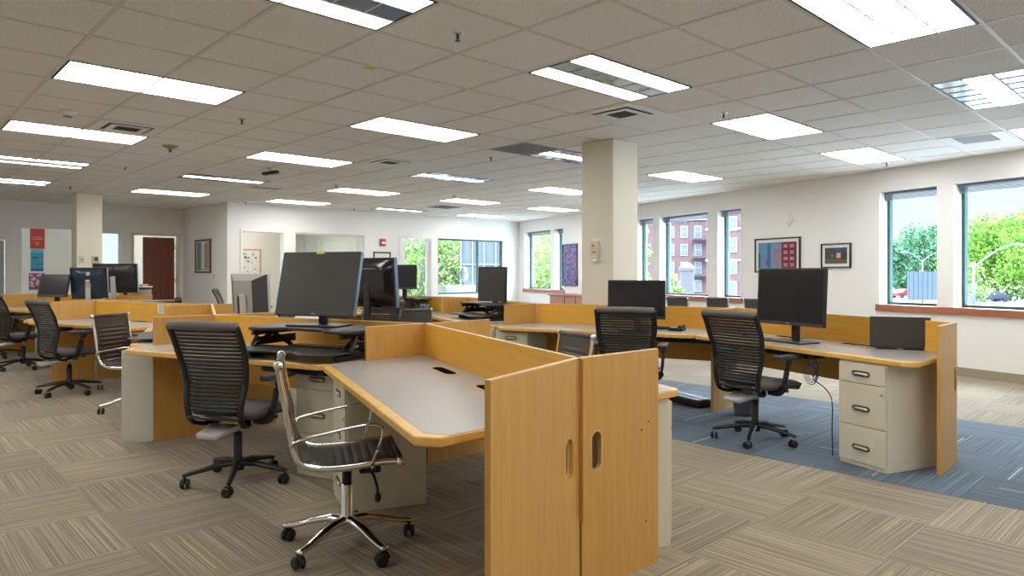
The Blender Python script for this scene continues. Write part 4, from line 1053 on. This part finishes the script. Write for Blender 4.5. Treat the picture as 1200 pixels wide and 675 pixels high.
picture('red-framed arch picture on the short return wall', (RX, 15.15, 1.63), -90, .90, .72, M_FRAMEW, [(0, 1, 0, 1, (.55, .45, .32)), (.08, .26, 0, 1, (.10, .28, .26)), (.26, .40, 0, 1, (.16, .30, .50)), (.40, .62, .05, 1, (.78, .80, .78)), (.62, .9, .1, .9, (.42, .30, .18))], .02, .04)
sw = thing('label_card', 'small white card below the arch picture on the return wall', 'card', (RX, 14.55, 1.20), -90); MB().box(-.06, .06, -.006, 0, -.06, .06).build('card', M_PAPER, sw)
MB().box(-.04, .03, -.0066, -.006, -.02, -.012).box(-.04, .04, -.0066, -.006, .012, .02).build('print', M_DARK, sw)
dp = [(0, 1, 0, 1, (.78, .78, .75))]
for i in range(34):
    a, c_ = rr_.random() * .94, rr_.random() * .94; dp.append((a, a + .05, c_, c_ + .045, rr_.choice([(.04, .05, .09), (.05, .06, .12), (.10, .10, .12), (.5, .48, .2)])))
picture('oak-framed picture with scattered dark dots in the small office', (6.62, 15.95, 1.35), 0, .84, .98, M_FRAMEO, dp, .03, .03)
ft = thing('black_sign_frame', 'black-framed notice on the far wall left of the glazed door', 'notice', (9.07, BY, 1.50), 0)
MB().box(-.24, -.21, -.02, 0, -.27, .27).box(.21, .24, -.02, 0, -.27, .27).box(-.21, .21, -.02, 0, .24, .27).box(-.21, .21, -.02, 0, -.27, -.24).build('frame', M_FRAMEB, ft); MB().box(-.21, .21, -.01, -.001, -.24, .24).build('sheet', M_PAPER, ft)
# posters in the hallway
def poster(label, x0, x1, z0, z1, parts):
    t = thing('poster', label, 'poster', ((x0 + x1) / 2, 17.2, (z0 + z1) / 2), 0, 'hallway posters')
    w_, h_ = (x1 - x0), (z1 - z0); im = None
    for k, (a, b, c_, d_, col) in enumerate(parts):
        nm = f'pic_{col}'; mt = MATS.get(nm) or plain(nm, col, .4, noise=.2, nscale=15)
        o = MB().box(-w_ / 2 + a * w_, -w_ / 2 + b * w_, -.004 - .0005 * k, -.001, -h_ / 2 + c_ * h_, -h_ / 2 + d_ * h_).build('sheet' if k == 0 else 'printed_field', mt, t)
poster('red poster with pale lines of small print, top one in the hallway', 2.62, 2.88, 1.78, 2.20, [(0, 1, 0, 1, (.46, .045, .03))] + [(.5 - l, .5 + l, z, z + .02, (.72, .40, .25)) for l, z in ((.30, .58), (.36, .52), (.38, .46), (.10, .32), (.16, .26), (.12, .20))])
poster('blue underwater poster between the red and the colourful one', 2.63, 2.86, 1.31, 1.77, [(0, 1, 0, 1, (.05, .30, .42)), (0, 1, 0, .12, (.02, .12, .24)), (.1, .6, .58, .66, (.02, .12, .22)), (.4, .95, .30, .36, (.03, .18, .30)), (0, 1, .85, 1, (.12, .42, .55))])
cp = [(0, 1, 0, 1, (.20, .08, .20))]
for i in range(36):
    a, c_ = rr_.random() * .85, rr_.random() * .88; cp.append((a, a + .15, c_, c_ + .12, rr_.choice([(.55, .05, .10), (.10, .12, .45), (.65, .30, .35), (.60, .25, .05), (.05, .05, .15), (.6, .5, .6)])))
poster('colourful collage poster, lowest one in the hallway', 2.60, 2.88, .92, 1.27, cp)
# low cabinet and radiator covers by the far windows
cc = thing('low_cabinet', 'low reddish wood cabinet by the window wall left of the near column', 'cabinet', (*W(9.0, -.35), 0), WA)
MB().box(-.95, .95, -.22, .22, .05, .74).build('body', M_SILL, cc, bevel=.004); MB().box(-1.0, 1.0, -.25, .25, .74, .775).build('top', M_SILL, cc, bevel=.004)
for q in (-.48, .0, .48): MB().box(q - .22, q + .22, .22, .235, .08, .72).build('door', M_SILL, cc, bevel=.004)
wc = thing('white_cabinet', 'white cabinet behind the far glazing with a round fan on it', 'cabinet', (12.30, 14.75, 0), 0)
MB().box(-.45, .45, -.25, .25, 0, .92).build('body', M_WHITE, wc, bevel=.005)
for q in (-.22, .22): MB().box(q - .2, q + .2, -.262, -.25, .06, .86).build('door', M_WHITE, wc, bevel=.003)
fn = thing('round_mirror', 'round grey desk mirror on the white cabinet behind the far glazing', 'mirror', (12.30, 14.75, .92), 20)
MB().lathe([(.20, 0), (.21, .02), (.19, .05), (.01, .055)], 28, Matrix.Translation((0, -.03, .32)) @ Matrix.Rotation(R(90), 4, 'X')).build('disc', plain('mirror_grey', (.20, .22, .26), .3), fn, smooth=True)
MB().lathe([(.09, 0), (.09, .015), (.02, .03), (.02, .14)], 16).build('stand', M_DARK, fn)
for k, (x, y) in enumerate(((11.25, 14.8), (11.75, 15.1))):
    s_ = thing('visitor_chair', ['left', 'right'][k] + ' pale round-backed chair outside the far glazing', 'chair', (x, y, 0), 90, 'pale chairs behind the glazing')
    MB().grid(lambda u, v: (-.22 + .08 * math.cos((v - .5) * 2.4), (v - .5) * .5, .62 + u * .30 * (1 - (2 * v - 1) ** 4 * .5)), 8, 14).build('backrest', M_SILVER, s_, smooth=True)
    MB().lathe([(.22, .44), (.23, .46), (.21, .48)], 20).build('seat', M_SILVER, s_)
    for a in (45, 135, 225, 315): MB().tube([(math.cos(R(a)) * .15, math.sin(R(a)) * .15, .44), (math.cos(R(a)) * .24, math.sin(R(a)) * .24, 0)], .011, 6).build('leg', M_ALU, s_)
pt_ = struct(MB().box(10.6, 14.6, BY + .16, 16.6, -.25, 0).build('floor_annex', M_CARPET))

# ------------------------------------------------------------------ outdoors
GZ = -2.6
gm = MB().box(-60, 260, -190, 260, GZ - .3, GZ)
M_GROUND = plain('asphalt_pale', (.30, .31, .31), .9, noise=.1, nscale=.4)
struct(gm.build('ground', M_GROUND))
def camray(px, d, z=0.0):
    X = (px - 583.7) * d / 810; a = R(AZ); fw = Vector((math.cos(a), math.sin(a))); rt = Vector((math.sin(a), -math.cos(a)))
    p = fw * d + rt * X; return (p.x, p.y, z)
def leaf_mat(name, c0, c1):
    m, t, b = new_mat(name); g = t.nodes.new('ShaderNodeNewGeometry'); n = t.nodes.new('ShaderNodeTexNoise'); n.inputs['Scale'].default_value = .6; n.inputs['Detail'].default_value = 6
    t.links.new(g.outputs['Position'], n.inputs['Vector']); r = t.nodes.new('ShaderNodeValToRGB')
    r.color_ramp.elements[0].position = .35; r.color_ramp.elements[0].color = (*c0, 1); r.color_ramp.elements[1].position = .65; r.color_ramp.elements[1].color = (*c1, 1)
    t.links.new(n.outputs[0], r.inputs[0]); t.links.new(r.outputs[0], b.inputs['Base Color']); b.inputs['Roughness'].default_value = .9; b.inputs['Specular IOR Level'].default_value = .05
    return m
M_LEAF = leaf_mat('spring_leaves', (.030, .085, .010), (.105, .180, .024)); M_LEAF2 = leaf_mat('dark_leaves', (.022, .062, .032), (.050, .115, .052)); M_LEAF3 = leaf_mat('pale_leaves', (.055, .105, .022), (.140, .210, .055))
M_BARK = plain('bark', (.10, .085, .075), .9)
M_BRICK = plain('red_brick_wall', (.060, .030, .032), .9, noise=.2, nscale=.6)
M_STONE = plain('pale_stone', (.15, .145, .15), .8)
M_WINB = plain('sash_window', (.06, .075, .095), .25)
M_POLE = plain('galvanised_pole', (.045, .055, .065), .5, .2)
def tree(label, loc, rad, zc, zr, mat, seed, n=2600, leaf=.5, group='trees outside'):
    rn = random.Random(seed); t = thing('tree', label, 'tree', loc, 0, group)
    base = GZ - loc[2]
    tr = MB().tube([(0, 0, base), (.1, 0, (zc + base) / 2), (0, .1, zc)], [rad * .09, rad * .07, rad * .03], 8)
    for k in range(6):
        a = k * 60 + rn.random() * 30; tr.tube([(0, 0, zc - zr * .7), (math.cos(R(a)) * rad * .35, math.sin(R(a)) * rad * .35, zc - zr * .1), (math.cos(R(a)) * rad * .6, math.sin(R(a)) * rad * .6, zc + zr * .3)], [rad * .035, rad * .02, rad * .008], 6)
    tr.build('trunk', M_BARK, t)
    cl_ = []
    for k in range(26):
        a, b_, c_ = rn.random() * 6.28, rn.uniform(-.75, .95), rn.uniform(.35, .78)
        q = math.sqrt(max(.05, 1 - b_ * b_)); cl_.append(Vector((math.cos(a) * q * c_ * rad, math.sin(a) * q * c_ * rad, zc + b_ * zr * .78)))
    m = MB()
    for k in range(n):
        c = rn.choice(cl_); v = Vector((rn.gauss(0, 1), rn.gauss(0, 1), rn.gauss(0, 1))).normalized() * rad * rn.uniform(.18, .36)
        p = c + v; a = Vector((rn.gauss(0, 1), rn.gauss(0, 1), rn.gauss(0, 1))).normalized(); b2 = a.orthogonal().normalized() * leaf; a = a * leaf * .6
        m.b.faces.new([m.b.verts.new(p + a), m.b.verts.new(p + b2), m.b.verts.new(p - a), m.b.verts.new(p - b2)])
    me = bpy.data.meshes.new('foliage'); m.b.to_mesh(me); m.b.free()
    o = link('foliage', me, mat, t); return t
tree('broad bright green tree outside the right-hand window', camray(1165, 95), 8.5, 2.6, 5.2, M_LEAF, 1, 8000, .27)
tree('green tree at the right picture edge outside the window', camray(1232, 80), 7, 3.0, 5.0, M_LEAF, 2, 5000, .26)
tree('pale young tree just outside the left part of the right-hand window', camray(1128, 60), 2.4, 0.2, 2.2, M_LEAF3, 3, 1500, .14)
tree('dark green tree outside the narrow window, right one', camray(1088, 110), 6.5, 3.4, 5.2, M_LEAF2, 4, 5000, .3)
tree('dark green tree outside the narrow window, left one', camray(1058, 120), 5.5, 1.6, 4.6, M_LEAF2, 5, 4500, .3)
tree('distant dark tree behind the broad bright one', camray(1125, 130), 8, 4.2, 6.0, M_LEAF2, 6, 4200, .36)
tree('small distant tree at the left of the narrow window', camray(1044, 90), 2.2, 2.5, 3.0, M_LEAF2, 7, 800, .35)
tree('pale green tree outside the strip of window right of the near column', camray(732, 46), 2.3, 1.6, 4.6, M_LEAF3, 8, 3400, .15)
tree('bright low tree in front of the brick building', camray(786, 60), 1.5, -.5, 1.7, M_LEAF3, 9, 1400, .16)
tree('green tree outside the far window left of the near column', camray(632, 40), 4.6, 2.0, 4.2, M_LEAF3, 10, 7000, .12)
tree('green tree outside the narrow far window beside the violet picture', camray(662, 44), 3.6, 1.6, 4.0, M_LEAF3, 11, 5000, .12)
tree('pale green tree outside the glazed door', camray(492, 38), 4.2, 2.0, 4.4, M_LEAF3, 12, 7000, .12)
tree('pale green tree outside the left half of the far glazing', camray(532, 40), 4.2, 1.8, 4.2, M_LEAF3, 13, 7000, .12)
tree('tree glimpsed outside the small far-left window', camray(128, 60), 3.0, -2.0, 2.0, M_LEAF3, 14, 900, .2)
# brick apartment house
def facade(o, x0, x1, cols, rows, z0, dz, side_y, wins=.9, hgt=1.7, par=None):
    for c in range(cols):
        for r in range(rows):
            xc = x0 + (x1 - x0) * (c + .5) / cols; zc = z0 + r * dz
            f = MB().box(xc - wins / 2 - .12, xc + wins / 2 + .12, side_y - .12, side_y + .05, zc - .12, zc + hgt + .12).build('window', M_STONE, o)
            MB().box(xc - wins / 2, xc + wins / 2, side_y - .15, side_y - .11, zc, zc + hgt * .48).box(xc - wins / 2, xc + wins / 2, side_y - .15, side_y - .11, zc + hgt * .54, zc + hgt).build('pane', M_WINB, f)
def building(label, px, d, rz, Lx, Ly, top, cols, rows, z0, dz, mat=M_BRICK, name='apartment_building', wins=.9):
    p = camray(px, d); t = thing(name, label, 'building', (p[0], p[1], GZ), rz)
    MB().box(-Lx / 2, Lx / 2, 0, Ly, 0, top).build('wall', mat, t)
    MB().box(-Lx / 2 - .25, Lx / 2 + .25, -.3, Ly + .2, top, top + .5).build('parapet', M_STONE, t)
    if cols: facade(t, -Lx / 2, Lx / 2, cols, rows, z0, dz, 0.0, wins)
    return t
bA = building('red brick apartment house with rows of white windows, left wing', 802, 112, AZ - 90 - 22, 15, 10, 12.3, 7, 4, .9, 2.9)
bB = building('red brick apartment house with stone bands, right wing close to the window edge', 868, 92, AZ - 90 - 30, 9, 8, 14.5, 4, 4, .9, 2.9, wins=1.1)
ban = MB()
for z in (5.4, 9.6, 13.2): ban.box(-4.6, 4.6, -.16, -.01, z, z + .3)
ban.build('stone_band', M_STONE, bB)
fe = MB()
for k in range(3):
    z = 3.4 + k * 2.9; fe.box(1.2, 4.2, -1.3, -.15, z, z + .12)
    for q in range(9): fe.box(1.2 + q * .36, 1.25 + q * .36, -1.32, -1.28, z, z + .9)
    fe.box(1.2, 4.2, -1.32, -1.28, z + .85, z + .93)
fe.build('fire_escape', M_DARK, bA)
an = thing('annex_building', 'grey-blue concrete wing outside the right half of the far glazing', 'building', camray(576, 30, GZ), AZ - 90)
M_ANX = plain('blue_grey_concrete', (.035, .045, .052), .7, noise=.2, nscale=1.5)
MB().box(-1.35, 1.35, 0, .8, 0, 9).build('wall', M_ANX, an)
m = MB()
for q in range(6): m.box(-1.35 + q * .5, -1.28 + q * .5, -.10, 0, 0, 9)
for q in range(5): m.box(-1.35, 1.35, -.06, 0, 1.2 + q * 1.5, 1.28 + q * 1.5)
m.build('rib', plain('pale_rib', (.07, .08, .09), .5), an)
bC = building('low white building beyond the left end of the narrow window', 1046, 165, AZ - 90, 12, 8, 4.5, 4, 1, 1.2, 2.9, plain('white_render', (.13, .14, .145), .8), 'low_building')
# chimney-like stone pier in front of the brick house
pr_ = thing('stone_pier', 'round-topped pale stone pier in front of the brick house', 'pier', camray(805, 75, GZ), 0)
MB().lathe([(.75, 0), (.75, 4.0), (.85, 4.1), (.85, 4.4), (.4, 4.9), (.05, 5.0)], 24).build('shaft', plain('pier_stone', (.040, .038, .042), .85), pr_, smooth=False)
MB().lathe([(.95, 0), (.95, .5)], 24).build('plinth', M_STONE, pr_)
# street lamps
def street_lamp(label, px, d, h, arm, rz, two=False):
    t = thing('street_lamp', label, 'street lamp', camray(px, d, GZ), rz, 'street lamps outside')
    MB().tube([(0, 0, 0), (0, 0, h * .5), (0, 0, h)], [.13, .11, .08], 8).build('pole', M_POLE, t, smooth=True)
    for s_ in ((1, -1) if two else (1,)):
        MB().tube(smooth_path([(0, 0, h - .3), (s_ * arm * .35, 0, h + arm * .16), (s_ * arm * .75, 0, h + arm * .40), (s_ * arm, 0, h + arm * .47)], 5), .055, 6).build('arm', M_POLE, t, smooth=True)
        MB().box(min(s_ * arm, s_ * (arm + .8)), max(s_ * arm, s_ * (arm + .8)), -.15, .15, h + arm * .47 - .06, h + arm * .47 + .10).build('lamp_head', M_POLE, t, bevel=.05)
    return t
street_lamp('street lamp with one long rising arm in front of the broad bright tree', 1141, 45, 3.4 + 1.1, 2.5, AZ - 90)
street_lamp('two-armed street lamp outside the narrow window', 1081, 75, 5.3, 1.6, AZ - 90, True)
street_lamp('thin street lamp at the left of the narrow window', 1064, 110, 5.0, 1.0, AZ - 90)
sg = thing('road_sign', 'large dark blue back of a road sign outside the narrow window', 'road sign', camray(1086, 50, GZ), AZ - 90)
MB().box(-1.35, 1.45, -.06, .06, 1.9, 3.95).build('sign_panel', plain('sign_back_blue', (.018, .030, .048), .5), sg)
s2 = MB()
for q in range(8): s2.box(-1.3 + q * .34, -1.24 + q * .34, -.10, -.06, 1.95, 3.9)
s2.build('rib', plain('sign_rib', (.030, .044, .062), .5), sg)
for x in (-1.0, 1.1): MB().box(x - .05, x + .05, .06, .14, 0, 3.9).build('post', M_POLE, sg)
# parked cars
def car(label, px, d, rz, col):
    t = thing('car', label, 'car', camray(px, d, GZ), rz, 'parked cars')
    mt = plain('car_paint', col, .3, .2)
    prof = [(-2.2, .35), (-2.2, .85), (-1.3, .95), (-.8, 1.42), (.7, 1.45), (1.35, .98), (2.1, .85), (2.2, .4)]
    MB().prism(prof, -.85, .85, Matrix.Rotation(R(90), 4, 'X')).build('body', mt, t, bevel=.08)
    gp = [(-1.15, .98), (-.75, 1.36), (.62, 1.38), (1.15, 1.0)]
    MB().prism(gp, -.862, .862, Matrix.Rotation(R(90), 4, 'X')).build('side_window', M_DARK, t)
    for x in (-1.4, 1.4):
        for y in (-.82, .82): MB().lathe([(.32, -.1), (.32, .1)], 16, Matrix.Translation((x, y, .32)) @ Matrix.Rotation(R(90), 4, 'X')).build('wheel', M_BLACK, t)
    return t
car('dark blue parked car under the broad bright tree', 1160, 92, AZ - 90, (.02, .03, .07)); car('red parked car seen in the narrow window', 1062, 105, AZ - 90 + 10, (.16, .012, .015))
car('silver parked car right of the dark blue one', 1190, 100, AZ - 90 - 5, (.09, .10, .11)); car('white parked car below the low tree by the brick building', 792, 55, AZ - 90 + 15, (.16, .165, .17))

# bin behind the right-hand task chair
bn = thing('waste_bin', 'small grey waste bin with clear liner under the right-hand desk behind the task chair', 'waste bin', (5.88, 3.06, .002), 0)
o = MB().lathe([(.095, 0), (.105, .02), (.125, .27), (.13, .275)], 20).build('bin_wall', plain('bin_grey', (.20, .21, .22), .3, .4), bn, smooth=True)
MB().lathe([(.100, .24), (.132, .262), (.140, .285), (.128, .292), (.115, .27)], 20).build('liner', plain('clear_liner', (.55, .58, .60), .25), bn, smooth=True)
